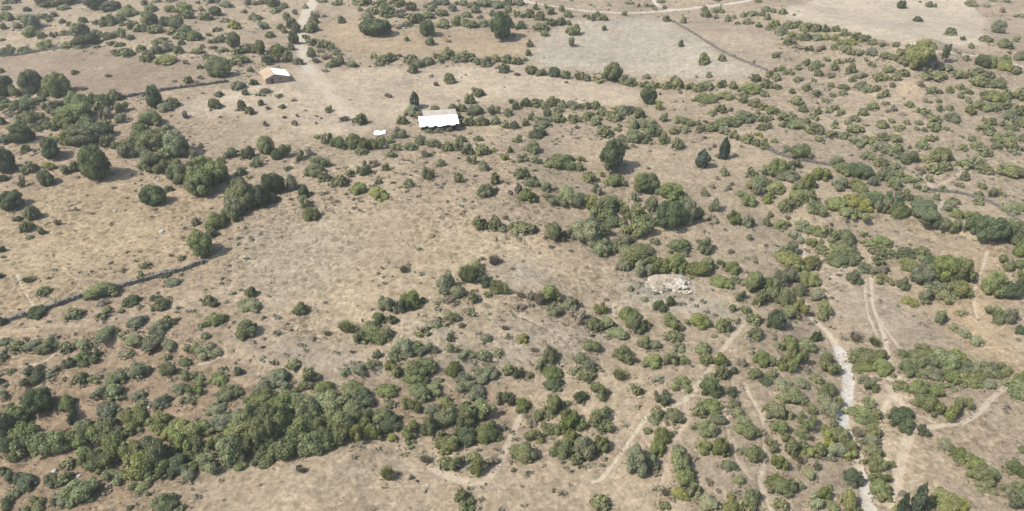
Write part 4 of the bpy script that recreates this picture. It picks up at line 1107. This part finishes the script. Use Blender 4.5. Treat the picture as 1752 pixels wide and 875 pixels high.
def place_plant(p):
    style = {'c': 'column', 'p': 'poplar', 's': 'broom'}.get(p['code'])
    if style is None:
        if p['tree'] or (p['code'] == 'd' and p['H'] > 3.0):
            style = 'tree'
        elif p['code'] == 'b':
            style = 'broom' if rng.random() < 0.35 else 'loose'
        elif p['code'] == 'y':
            style = 'loose' if rng.random() < 0.5 else 'round'
        else:
            style = 'loose' if rng.random() < 0.38 else 'round'
    k = int(rng.integers(len(SHAPES[style])))
    mat = LEAF[p['code']]
    asp = rng.uniform(0.80, 1.25) if style not in ('poplar',) else 1.0
    sc = (p['r'] * 1.06 * asp, p['r'] * 1.06 / asp, p['H'])
    rz = rng.uniform(0, 2 * math.pi) if style != 'poplar' else 0.0
    loc = (p['P'][0], p['P'][1], p['P'][2] - 0.06)
    if p['w'] >= 28 or p['tree']:
        root = empty(p['name'], loc, rz)
        root.scale = sc
        c = bpy.data.objects.new("crown", SHAPES[style][k][0])
        t = bpy.data.objects.new("trunk", SHAPES[style][k][1])
        for q in (c, t):
            col.objects.link(q)
            q.parent = root
        on_slot(c, mat)
    else:
        root = bpy.data.objects.new(p['name'], joined_mesh(style, k))
        col.objects.link(root)
        root.location, root.scale, root.rotation_euler = loc, sc, (0, 0, rz)
        on_slot(root, mat)
    tag(root, p['label'], "tree" if p['tree'] else "shrub", GROUP_OF[p['name']])


GROUP_OF = {"green_shrub": "green shrubs dotted over the hillside", "grey_green_shrub": "grey-green shrubs dotted over the hillside",
            "dark_green_shrub": "dark green shrubs on the hillside", "yellow_green_shrub": "yellow-green shrubs on the hillside",
            "dry_bush": "dry brown bushes on the hillside", "broom_bush": "upright broom bushes on the hillside",
            "broadleaf_tree": "broadleaf trees on the hillside", "cypress_tree": "slender cypresses", "poplar_tree": "poplars"}
PLACED = []
for name, ps in by_name.items():
    ps.sort(key=lambda q: -q['w'] * q['h'])
    for p in ps[:300]:
        place_plant(p)
    rest = ps[300:]
    if rest:
        V, F, S, off = [], [], [], 0
        for p in rest:
            lib = SMALL['loose' if rng.random() < 0.3 else 'round']
            v, f, s = lib[int(rng.integers(len(lib)))]
            a = rng.uniform(0, 2 * math.pi)
            x = (v[:, 0] * math.cos(a) - v[:, 1] * math.sin(a)) * p['r'] * 1.06 + p['P'][0]
            y = (v[:, 0] * math.sin(a) + v[:, 1] * math.cos(a)) * p['r'] * 1.06 + p['P'][1]
            V.append(np.stack([x, y, v[:, 2] * p['H'] + p['P'][2] - 0.05], 1))
            F.append(f + off)
            S.append(np.clip(s + rng.uniform(-0.25, 0.25), 0, 1))
            off += len(v)
        me = tri_mesh("small_" + name + "s", np.concatenate(V), np.concatenate(F), np.concatenate(S))
        me.materials.append(LEAF[rest[0]['code']])
        o = bpy.data.objects.new("small_" + name + "s", me)
        col.objects.link(o)
        tag(o, f"small distant {rest[0]['look']}s scattered among the larger ones", kind='stuff')
    print("PLANTS", name, len(ps))

# ------------------------------------------------------------------ dry stone walls
def stone_wall(name, label, pts, height, width, group):
    W = [at(px, py) for px, py in smooth_line(pts, 4)]
    V, F, off = [], [], 0
    cube = np.array([[-1, -1, -1], [1, -1, -1], [1, 1, -1], [-1, 1, -1], [-1, -1, 1], [1, -1, 1], [1, 1, 1], [-1, 1, 1]], float)
    cf = np.array([[0, 3, 2, 1], [4, 5, 6, 7], [0, 1, 5, 4], [1, 2, 6, 5], [2, 3, 7, 6], [3, 0, 4, 7]])
    foot = W[0].copy()
    foot[2] = terrain(foot[0], foot[1])
    for a, b in zip(W[:-1], W[1:]):
        L = np.hypot(*(b - a)[:2])
        d = (b - a)[:2] / L
        nrm = np.array([-d[1], d[0]])
        t = 0.0
        while t < L:
            step = rng.uniform(0.35, 0.7)
            hloc = height * (0.55 + 0.45 * rng.random())
            z = -0.1
            while z < hloc:
                sh = rng.uniform(0.2, 0.4)
                for side in (-1, 1):
                    c = a[:2] + d * (t + rng.normal(0, 0.05)) + nrm * side * width * 0.25 * (1.25 - 0.5 * z / height) + nrm * rng.normal(0, 0.06)
                    v = cube * np.array([step * 0.52, width * 0.29, sh * 0.52]) * rng.uniform(0.78, 1.08, (8, 3))
                    ang = math.atan2(d[1], d[0]) + rng.normal(0, 0.2)
                    x = v[:, 0] * math.cos(ang) - v[:, 1] * math.sin(ang) + c[0]
                    y = v[:, 0] * math.sin(ang) + v[:, 1] * math.cos(ang) + c[1]
                    V.append(np.stack([x, y, v[:, 2] + z + sh / 2 + float(terrain(c[0], c[1]))], 1))
                    F.append(cf + off)
                    off += 8
                z += sh * 0.95
            t += step * 0.95
    root = empty(name, foot)
    V = np.concatenate(V) - foot
    me = quads_mesh("stones", V, np.concatenate(F))
    me.materials.append(STONE)
    st = bpy.data.objects.new("stones", me)
    col.objects.link(st)
    st.parent = root
    tag(st, kind='stuff')
    # earth core, so that no daylight shows through the joints
    cv, cfc = [], []
    for i, p in enumerate(W):
        q = W[min(i + 1, len(W) - 1)] - W[max(i - 1, 0)]
        nn = np.array([-q[1], q[0]]) / (np.hypot(q[0], q[1]) + 1e-9)
        g = float(terrain(p[0], p[1]))
        for sx, zz in ((-0.3, -0.2), (-0.16, height * 0.55), (0.16, height * 0.55), (0.3, -0.2)):
            cv.append(np.array([p[0] + nn[0] * sx * width, p[1] + nn[1] * sx * width, g + zz]) - foot)
        if i:
            for j in range(3):
                cfc.append(((i - 1) * 4 + j, (i - 1) * 4 + j + 1, i * 4 + j + 1, i * 4 + j))
    mesh_obj("core", cv, cfc, STONE, root)
    tag(root, label, "wall", group)


WALLS = "dry stone field walls"
stone_wall("dry_stone_wall", "long dark dry stone wall below the golden left meadow", [(-15, 556), (55, 538), (120, 515), (170, 500), (240, 482), (300, 466), (352, 449)], 0.65, 0.6, WALLS)
stone_wall("dry_stone_wall", "dark stone wall along the brown meadow's lower edge", [(208, 168), (280, 155), (340, 147), (392, 140)], 0.65, 0.6, WALLS)
stone_wall("dry_stone_wall", "straight wall between the pale field and tan field", [(1143, 33), (1180, 54), (1215, 76), (1250, 96), (1312, 121)], 0.45, 0.45, WALLS)
stone_wall("dry_stone_wall", "short wall on the upper edge of the brown meadow", [(-15, 98), (30, 95), (70, 88), (110, 83), (160, 80)], 0.65, 0.6, WALLS)
stone_wall("dry_stone_wall", "grey wall beside the narrow gully's upper end", [(1312, 256), (1350, 270), (1385, 277), (1422, 283)], 0.5, 0.6, WALLS)
stone_wall("dry_stone_wall", "grey wall running down the right-hand hillside", [(1590, 326), (1630, 330), (1668, 338), (1700, 350), (1725, 366), (1760, 392)], 0.5, 0.6, WALLS)


# ------------------------------------------------------------------ boxes and sheets for the two buildings
def box(name, c, size, mat, parent, rot=(0, 0, 0), bevel=0.0):
    x, y, z = [k / 2 for k in size]
    v = [(-x, -y, -z), (x, -y, -z), (x, y, -z), (-x, y, -z), (-x, -y, z), (x, -y, z), (x, y, z), (-x, y, z)]
    o = mesh_obj(name, v, [(0, 3, 2, 1), (4, 5, 6, 7), (0, 1, 5, 4), (1, 2, 6, 5), (2, 3, 7, 6), (3, 0, 4, 7)], mat, parent)
    o.location = c
    o.rotation_euler = rot
    return o


def corrugated(name, p0, p1, p2, p3, mat, parent, waves=6, amp=0.035):
    """A corrugated sheet with thickness: p0-p1 the lower edge, p3-p2 the upper edge, ridges running up the slope."""
    p0, p1, p2, p3 = [np.array(p, float) for p in (p0, p1, p2, p3)]
    nrm = np.cross(p1 - p0, p3 - p0)
    nrm /= np.linalg.norm(nrm)
    n = waves * 4
    V, F = [], []
    for lay in (0.0, -0.02):
        for i in range(n + 1):
            t = i / n
            off = nrm * (amp * math.sin(2 * math.pi * waves * t) + lay)
            V += [p0 + (p1 - p0) * t + off, p3 + (p2 - p3) * t + off]
    m = 2 * (n + 1)
    for i in range(n):
        a = 2 * i
        F += [(a, a + 2, a + 3, a + 1), (m + a, m + a + 1, m + a + 3, m + a + 2), (a, m + a, m + a + 2, a + 2), (a + 1, a + 3, m + a + 3, m + a + 1)]
    F += [(0, 1, m + 1, m), (2 * n, m + 2 * n, m + 2 * n + 1, 2 * n + 1)]
    return mesh_obj(name, V, F, mat, parent)


def white_shed():
    P = at(753, 225)
    root = empty("shed", (P[0], P[1], P[2]), R(11))
    tag(root, "low shed with ragged white sheet roof and open dark front", "shed")
    W2, D1, D2, ZF, ZM, ZB = 5.4, 5.6, 8.6, 1.7, 2.55, 2.85
    n = 9
    for i in range(n):
        x0, x1 = -W2 + 2 * W2 * i / n - 0.05, -W2 + 2 * W2 * (i + 1) / n + 0.05
        e = [-0.05, 0.25, -0.35, 0.10, -0.45, -0.15, 0.05, -0.30, 0.3][i]
        lift = 0.03 * (i % 2)
        zf = ZF + e * 0.15
        corrugated("roof_sheet", (x0, e, zf + lift), (x1, e, zf + lift), (x1, D1, ZM + lift), (x0, D1, ZM + lift), WHITE_SHEET, root)
        xl = max(x0, -W2 + 1.4)
        if x1 > xl + 0.3:
            corrugated("roof_sheet", (xl, D1 - 0.25, ZM + 0.05 + lift), (x1, D1 - 0.25, ZM + 0.05 + lift), (x1, D2, ZB + lift), (xl, D2, ZB + lift), DUSTY_SHEET, root)
    box("wall", (0, D2 - 0.35, 1.25), (2 * W2 - 0.6, 0.25, 2.9), PLASTER, root)
    box("wall", (-W2 + 0.3, 4.4, 0.75), (0.25, 7.8, 1.9), PLASTER, root)
    box("wall", (W2 - 0.3, 4.4, 0.75), (0.25, 7.8, 1.9), PLASTER, root)
    for x in (-5.2, -3.1, -1.0, 1.2, 3.3, 5.2):
        box("post", (x, 0.35, 0.75), (0.14, 0.14, 1.7), DARK_WOOD, root)
    box("beam", (0, 0.35, 1.60), (2 * W2 - 0.3, 0.12, 0.12), DARK_WOOD, root)
    for x, w, h in ((-4.1, 1.6, 0.8), (0.2, 1.9, 0.95), (2.4, 1.8, 0.75)):
        box("front_panel", (x, 0.22, h / 2 - 0.05), (w, 0.08, h), PLASTER, root)
    for x, y, s in ((-3.6, 1.2, 0.30), (-0.6, 2.4, 0.28), (2.2, 1.3, 0.32), (4.1, 2.8, 0.28), (-2.2, 4.4, 0.3)):
        zr = ZF + (ZM - ZF) * y / D1
        box("weight_stone", (x, y, zr + 0.15), (s, s * 0.8, s * 0.6), STONE, root, (0.15, 0.1, x))


def tan_hut():
    P = at(472, 143)
    d = np.array([3.7, -7.3]) / 8.18                      # the ridge points towards the camera and to the right
    rz = math.atan2(d[1], d[0]) + math.pi / 2             # local -y looks along d
    root = empty("hut", (P[0], P[1], P[2]), rz)
    tag(root, "small mud-walled hut with one tan and one white roof slope", "hut")
    L, A, B = 8.2, 2.9, 4.4                               # length, half width left, half width right
    ZR, ZA, ZB = 2.9, 1.7, 1.6
    for i in range(6):
        y0, y1 = L * i / 6 - 0.06, L * (i + 1) / 6 + 0.06
        lift = 0.03 * (i % 2)
        corrugated("roof_sheet", (-A - 0.3, y1, ZA - 0.1 + lift), (-A - 0.3, y0, ZA - 0.1 + lift), (0.05, y0, ZR + lift), (0.05, y1, ZR + lift), TAN_SHEET, root, 5)
    for i in range(5):
        y0, y1 = 0.2 + (L - 1.6) * i / 5 - 0.06, 0.2 + (L - 1.6) * (i + 1) / 5 + 0.06
        lift = 0.03 * (i % 2)
        corrugated("roof_sheet", (B + 0.3, y0, ZB - 0.1 + lift), (B + 0.3, y1, ZB - 0.1 + lift), (0.12, y1, ZR - 0.04 + lift), (0.12, y0, ZR - 0.04 + lift), WHITE_SHEET, root, 5)
    # gable walls with the sloping top
    for y in (0.35, L - 0.5):
        v = []
        for yy in (y - 0.12, y + 0.12):
            v += [(-A + 0.1, yy, -0.3), (B - 0.1, yy, -0.3), (B - 0.1, yy, ZB - 0.12), (0.08, yy, ZR - 0.14), (-A + 0.1, yy, ZA - 0.12)]
        mesh_obj("wall", v, [(0, 1, 2, 3, 4), (9, 8, 7, 6, 5), (0, 5, 6, 1), (1, 6, 7, 2), (2, 7, 8, 3), (3, 8, 9, 4), (4, 9, 5, 0)], PLASTER, root)
    box("wall", (-A + 0.22, L / 2, 0.65), (0.24, L - 1.2, 1.8), PLASTER, root)
    box("wall", (B - 0.22, L / 2, 0.60), (0.24, L - 1.2, 1.7), PLASTER, root)
    dr = box("door", (-0.9, 0.215, 0.70), (0.95, 0.06, 1.6), DARK_WOOD, root)
    box("handle", (0.36, -0.05, 0.0), (0.06, 0.05, 0.14), STONE, dr)
    wd = box("window", (1.6, 0.215, 1.10), (0.6, 0.06, 0.5), DARK_WOOD, root)
    box("frame", (0, -0.045, 0), (0.66, 0.03, 0.07), PLASTER, wd)
    for x in (B + 0.15,):
        for y in (0.4, 3.2, 6.0):
            box("post", (x, y, 0.55), (0.12, 0.12, 1.7), DARK_WOOD, root)


white_shed()
tan_hut()


def plastic_sheet():
    P = at(650, 228)
    n = 10
    V, F = [], []
    for lay in (0, 1):
        for j in range(n + 1):
            for i in range(n + 1):
                u, v = i / n - 0.5, j / n - 0.5
                x, y = u * 3.0 + 0.35 * vnoise(np.array(v * 5.0), np.array(3.0), 5), v * 2.6 + 0.5 * vnoise(np.array(u * 5.0), np.array(9.0), 6)
                z = 0.12 + 0.22 * abs(float(vnoise(np.array(u * 6.0), np.array(v * 6.0), 8))) - 0.04 * lay
                V.append((float(x), float(y), z))
    m = (n + 1) ** 2
    for j in range(n):
        for i in range(n):
            a = j * (n + 1) + i
            F += [(a, a + 1, a + n + 2, a + n + 1), (m + a, m + a + n + 1, m + a + n + 2, m + a + 1)]
    o = mesh_obj("plastic_sheet", V, F, PLASTIC, None, True)
    o.location = P
    tag(o, "crumpled white plastic sheet lying on the field left of the shed", "sheet")


plastic_sheet()


# ------------------------------------------------------------------ rocks
def rock_mesh(seed, flat=0.6):
    r = np.random.default_rng(seed)
    v, f = unit_sphere(9, 6)
    k = r.normal(size=(7, 3))
    k /= np.linalg.norm(k, axis=1)[:, None]
    cut = r.uniform(0.55, 0.9, 7)
    v = v * r.uniform(0.9, 1.1, (len(v), 1))
    for nrm, c in zip(k, cut):                            # plane cuts give the facets of broken stone
        d = v @ nrm
        v = np.where((d > c)[:, None], v - (d - c)[:, None] * nrm, v)
    v[:, 2] *= flat
    me = quads_mesh("rock", v, f)
    me.materials.append(PALE_ROCK)
    return me


ROCKS = [rock_mesh(40 + k, 0.5 + 0.08 * (k % 4)) for k in range(9)]


def rock_outcrop():
    P = at(1148, 496)
    root = empty("rock_outcrop", (P[0], P[1], P[2]))
    tag(root, "pale broken limestone outcrop with dark hollows below the copse", "rocks")
    # eroded cream bank rising to a ledge at the back
    n, m = 44, 26
    V, F = [], []
    for j in range(m + 1):
        for i in range(n + 1):
            x, y = (i / n - 0.5) * 9.6, j / m * 5.6 - 1.2
            q = (x / 4.6) ** 2
            rise = 1.35 * float(sstep(-0.4, 3.0, np.array(y + 0.5 * math.sin(x * 1.3)))) * max(0.0, 1 - q * q)
            back = 1 - float(sstep(3.6, 4.4, np.array(y)))
            led = 0.30 * round(3.2 * (rise + 0.18 * float(fbm(np.array(x * 0.9), np.array(y * 0.9), 61, 3)))) / 1.0 * 0.42
            hol = 0.75 * math.exp(-(((x - 0.3) / 0.75) ** 2 + ((y - 2.0) / 0.35) ** 2)) + 0.7 * math.exp(-(((x - 3.0) / 0.5) ** 2 + ((y - 1.2) / 0.4) ** 2))
            edge = max(0.0, 1 - q ** 3) * float(sstep(-1.2, -0.5, np.array(y)))
            z = (0.45 * rise + led + 0.10 * float(fbm(np.array(x * 2.2), np.array(y * 2.2), 62, 3))) * back * edge - hol - 0.12 + 0.1 * edge
            V.append((x, y, z))
    for j in range(m):
        for i in range(n):
            a = j * (n + 1) + i
            F.append((a, a + 1, a + n + 2, a + n + 1))
    mesh_obj("eroded_bank", V, F, CREAM_EARTH, root)
    r = np.random.default_rng(77)
    spots = []
    for k in range(62):                                  # the white heap on the right of the bank
        a, q = r.uniform(0, 2 * math.pi), math.sqrt(r.random())
        x, y = 1.7 + 2.2 * q * math.cos(a), 1.7 + 1.7 * q * math.sin(a)
        spots.append((x, y, 0.25 + 0.75 * (1 - q), r.uniform(0.10, 0.30) if k % 3 else r.uniform(0.35, 0.7)))
    for k in range(40):                                  # blocks fallen in front
        spots.append((r.uniform(-3.6, 3.6), r.uniform(-1.1, 0.9), 0.10, r.uniform(0.10, 0.34)))
    for k in range(16):                                  # rim stones along the ledge
        x = -4.3 + 8.4 * k / 15
        spots.append((x + r.normal(0, 0.1), 3.1 + 0.25 * math.sin(x * 2), 0.75 * max(0.2, 1 - (x / 4.9) ** 2), r.uniform(0.2, 0.42)))
    for k in range(10):
        spots.append((-4.2 + r.normal(0, 0.3), 0.4 + k * 0.28, 0.15, r.uniform(0.15, 0.3)))
    for x, y, z, s in spots:
        if (abs(x - 0.3) < 0.8 and abs(y - 2.0) < 0.35) or (abs(x - 3.0) < 0.45 and abs(y - 1.2) < 0.4):
            continue
        o = bpy.data.objects.new("rock", ROCKS[int(r.integers(len(ROCKS)))])
        col.objects.link(o)
        o.parent = root
        o.location = (x, y, z)
        o.scale = (s * r.uniform(0.8, 1.5), s * r.uniform(0.8, 1.2), s)
        o.rotation_euler = (r.normal(0, 0.35), r.normal(0, 0.35), r.uniform(0, 6.28))


rock_outcrop()


def field_stone(px, py, wpx, label, mat=None):
    P = at(px, py)
    s = wpx / px_per_m(P) / 2
    o = bpy.data.objects.new("boulder", ROCKS[int(rng.integers(len(ROCKS)))].copy())
    col.objects.link(o)
    if mat:
        o.data.materials[0] = mat
    o.location = (P[0], P[1], P[2] + 0.1 * s)
    o.scale = (s, s * 0.85, s * 0.8)
    o.rotation_euler = (0.1, 0.15, rng.uniform(0, 6.28))
    tag(o, label, "boulder", "boulders lying on the slope")


GREY_ROCK = plain_material("grey_limestone", (0.270, 0.265, 0.250), 1.0, 0.25, bump=0.8)
field_stone(277, 397, 11, "grey boulder low on the golden left meadow", GREY_ROCK)
field_stone(197, 361, 9, "pale boulder in the middle of the golden left meadow", GREY_ROCK)
field_stone(93, 806, 12, "upright grey boulder between the thicket and the track below", GREY_ROCK)
field_stone(136, 815, 10, "grey boulder beside the dark bush below the thicket", GREY_ROCK)
field_stone(256, 697, 8, "white boulder on the slope above the dense thicket", PALE_ROCK)
field_stone(736, 510, 6, "small white boulder beside the slanting row's upper end", PALE_ROCK)
field_stone(271, 306, 6, "small white boulder under the long tree line", PALE_ROCK)
field_stone(1195, 284, 8, "pale boulder at the foot of the lower cypress", PALE_ROCK)

# ------------------------------------------------------------------ ground cover nobody could count
def scatter(n, weight):
    """Indices of ground points drawn by weight and by the area each stands for."""
    area = np.clip((GY * GY + CAM_H ** 2), 0, None)
    w = weight * area ** 1.0
    return rng.choice(len(GX), n, p=w / w.sum())


def grass_tufts(name, label, n, weight, size, height, blades, mat, lean=0.6):
    idx = scatter(n, weight)
    cx, cy = GX[idx] + rng.normal(0, 0.4, n), GY[idx] + rng.normal(0, 0.4, n)
    cz = terrain(cx, cy)
    sc = rng.uniform(0.55, 1.5, n)
    a = rng.uniform(0, 2 * math.pi, (n, blades))
    q = np.sqrt(rng.random((n, blades)))
    fx, fy = cx[:, None] + np.cos(a) * q * size * sc[:, None] * 0.6, cy[:, None] + np.sin(a) * q * size * sc[:, None] * 0.6
    tx, ty = cx[:, None] + np.cos(a) * q * size * sc[:, None] * (0.6 + lean), cy[:, None] + np.sin(a) * q * size * sc[:, None] * (0.6 + lean)
    tz = cz[:, None] + height * sc[:, None] * rng.uniform(0.5, 1.1, (n, blades)) * (1 - 0.4 * q)
    b = a + rng.uniform(0.6, 2.4, (n, blades))
    wd = size * sc[:, None] * rng.uniform(0.10, 0.26, (n, blades))
    z0 = np.repeat(cz[:, None] - 0.12, blades, 1)
    V = np.stack([np.stack([fx - np.cos(b) * wd, fy - np.sin(b) * wd, z0], -1), np.stack([fx + np.cos(b) * wd, fy + np.sin(b) * wd, z0], -1), np.stack([tx, ty, tz], -1)], 2).reshape(-1, 3)
    F = np.arange(n * blades * 3).reshape(-1, 3)
    S = np.repeat(np.clip(rng.uniform(0.2, 0.8, (n, 1)) + rng.normal(0, 0.12, (n, blades)), 0, 1).ravel(), 3)
    me = tri_mesh(name, V, F, S)
    me.materials.append(mat)
    o = bpy.data.objects.new(name, me)
    col.objects.link(o)
    tag(o, label, kind='stuff')


clear = np.clip(1 - GPATH * 1.6, 0, 1)
field_names = 6
wild = clear * np.where((GOWNER >= 1) & (GOWNER <= field_names), 0.15, 1.0)
patch = np.clip(0.35 + 1.6 * fbm(GX / 11, GY / 11, 51, 3), 0.03, 1)
grass_tufts("dry_grass", "dead straw-coloured grass tufts all over the slope", 26000, wild * (0.3 + GTUSS) * patch, 0.42, 0.22, 7, tuft_material("straw", (0.235, 0.195, 0.135)))
patch2 = np.clip(-0.05 + 1.7 * fbm(GX / 17 + 40, GY / 17, 52, 3), 0.0, 1)
grass_tufts("thistle_undergrowth", "brown dead thistles in loose drifts over the slope", 12000, wild * GTUSS * patch2, 0.45, 0.30, 8, tuft_material("dead_thistle", (0.165, 0.140, 0.103)))


def skirts(n_each=7, blades=6):
    """Uncut dry grass and leaf litter that stays standing round the foot of the larger shrubs."""
    big = [p for p in plants if p['w'] > 17]
    n = len(big) * n_each
    a = rng.uniform(0, 2 * math.pi, n)
    q = rng.uniform(0.80, 1.30, n)
    r = np.repeat([p['r'] for p in big], n_each)
    cx = np.repeat([p['P'][0] for p in big], n_each) + np.cos(a) * q * r
    cy = np.repeat([p['P'][1] for p in big], n_each) + np.sin(a) * q * r
    cz = terrain(cx, cy)
    V, S = [], []
    for b in range(blades):
        t, w = rng.uniform(0, 2 * math.pi, n), rng.uniform(0.10, 0.22, n)
        d, h = rng.uniform(0.1, 0.45, n), rng.uniform(0.12, 0.42, n)
        u = rng.uniform(0, 2 * math.pi, n)
        fx, fy = cx + 0.3 * np.cos(u), cy + 0.3 * np.sin(u)
        V.append(np.stack([np.stack([fx - np.cos(t) * w, fy - np.sin(t) * w, cz - 0.1], -1), np.stack([fx + np.cos(t) * w, fy + np.sin(t) * w, cz - 0.1], -1),
                           np.stack([fx + np.cos(u) * d, fy + np.sin(u) * d, cz + h], -1)], 1).reshape(-1, 3))
        S.append(np.repeat(rng.uniform(0, 1, n), 3))
    V = np.concatenate(V)
    me = tri_mesh("rank_grass", V, np.arange(len(V)).reshape(-1, 3), np.concatenate(S))
    me.materials.append(tuft_material("rank_grass_straw", (0.190, 0.165, 0.108)))
    o = bpy.data.objects.new("rank_grass", me)
    col.objects.link(o)
    tag(o, "rank dry grass and litter standing round the feet of the shrubs", kind='stuff')


skirts()


def low_scrub(n):
    patch3 = np.clip(-0.02 + 1.8 * fbm(GX / 13 + 9, GY / 13 - 4, 53, 3), 0.0, 1)
    # scrub follows the larger shrubs: density from their positions on a coarse grid
    PX = np.array([p['P'][0] for p in plants])
    PY = np.array([p['P'][1] for p in plants])
    H, ex, ey = np.histogram2d(PX, PY, bins=(90, 70), range=((-330, 330), (50, 400)))
    K = H.copy()
    for dx in (-1, 0, 1):
        for dy in (-1, 0, 1):
            K += np.roll(np.roll(H, dx, 0), dy, 1)
    ix = np.clip(np.digitize(GX, ex) - 1, 0, 89)
    iy = np.clip(np.digitize(GY, ey) - 1, 0, 69)
    dens = np.clip(K[ix, iy] / 4, 0, 1)
    idx = scatter(n, wild * dens * (0.15 + patch3))
    lib = [crown_arrays(np.random.default_rng(800 + k), 'loose', 26, 0.36) for k in range(5)]
    lib = [(v[:26 * 4], f[(f < 26 * 4).all(1)], s[:26 * 4]) for v, f, s in lib]
    V, F, S, off = [], [], [], 0
    for i in idx:
        v, f, s = lib[int(rng.integers(5))]
        a, r = rng.uniform(0, 6.28), rng.uniform(0.25, 0.75)
        x, y = GX[i] + rng.normal(0, 0.6), GY[i] + rng.normal(0, 0.6)
        z = float(terrain0(x, y))
        for dep, wid, pts in gully_world:
            pass
        V.append(np.stack([(v[:, 0] * math.cos(a) - v[:, 1] * math.sin(a)) * r + x, (v[:, 0] * math.sin(a) + v[:, 1] * math.cos(a)) * r + y, v[:, 2] * r * 0.8], 1))
        F.append(f + off)
        S.append(np.clip(s * 0.6 + rng.uniform(0, 0.5), 0, 1))
        off += len(v)
    V = np.concatenate(V)
    cnt = [len(a) for a in S]
    cx = np.array([a for a in (GX[idx])])
    base = terrain(V[:, 0], V[:, 1])
    V[:, 2] += base - 0.05
    me = tri_mesh("low_scrub", V, np.concatenate(F), np.concatenate(S))
    me.materials.append(tuft_material("grey_scrub", (0.172, 0.158, 0.112)))
    o = bpy.data.objects.new("low_scrub", me)
    col.objects.link(o)
    tag(o, "knee-high grey-green scrub filling the ground between the shrubs", kind='stuff')


low_scrub(2700)


def loose_stones(n):
    w = clear * 0.12 + np.where((GOWNER > 0) & (GPATH > 0.6), 0.5, 0)
    idx = scatter(n, w)
    v0, f0 = unit_sphere(6, 4)
    V, F, off = [], [], 0
    for i in idx:
        s = rng.uniform(0.06, 0.2)
        v = v0 * rng.uniform(0.7, 1.25, (len(v0), 1)) * np.array([s, s * rng.uniform(0.7, 1), s * 0.6])
        V.append(v + np.array([GX[i], GY[i], 0.02]))
        F.append(f0 + off)
        off += len(v)
    V = np.concatenate(V)
    V[:, 2] += terrain(V[:, 0], V[:, 1])
    me = quads_mesh("loose_gravel", V, np.concatenate(F))
    me.materials.append(GREY_ROCK)
    o = bpy.data.objects.new("loose_gravel", me)
    col.objects.link(o)
    tag(o, "loose grey stones strewn over the ground", kind='stuff')


loose_stones(1500)


# ------------------------------------------------------------------ the air
def haze():
    x, y0, y1, z0, z1 = 5200.0, -3600.0, 5600.0, -16.0, 96.0
    V = [(-x, y0, z0), (x, y0, z0), (x, y1, z0), (-x, y1, z0), (-x, y0, z1), (x, y0, z1), (x, y1, z1), (-x, y1, z1)]
    m = bpy.data.materials.new("summer_haze")
    m.use_nodes = True
    m.node_tree.nodes.clear()
    v = m.node_tree.nodes.new('ShaderNodeVolumePrincipled')
    v.inputs['Color'].default_value = (0.93, 0.95, 0.97, 1)
    v.inputs['Density'].default_value = HAZE_DENSITY
    v.inputs['Anisotropy'].default_value = 0.2
    o = m.node_tree.nodes.new('ShaderNodeOutputMaterial')
    m.node_tree.links.new(v.outputs[0], o.inputs['Volume'])
    b = mesh_obj("haze", V, [(0, 3, 2, 1), (4, 5, 6, 7), (0, 1, 5, 4), (1, 2, 6, 5), (2, 3, 7, 6), (3, 0, 4, 7)], m)
    tag(b, "thin pale summer haze over the whole hillside", kind='stuff')


HAZE_DENSITY = 0.00022
haze()
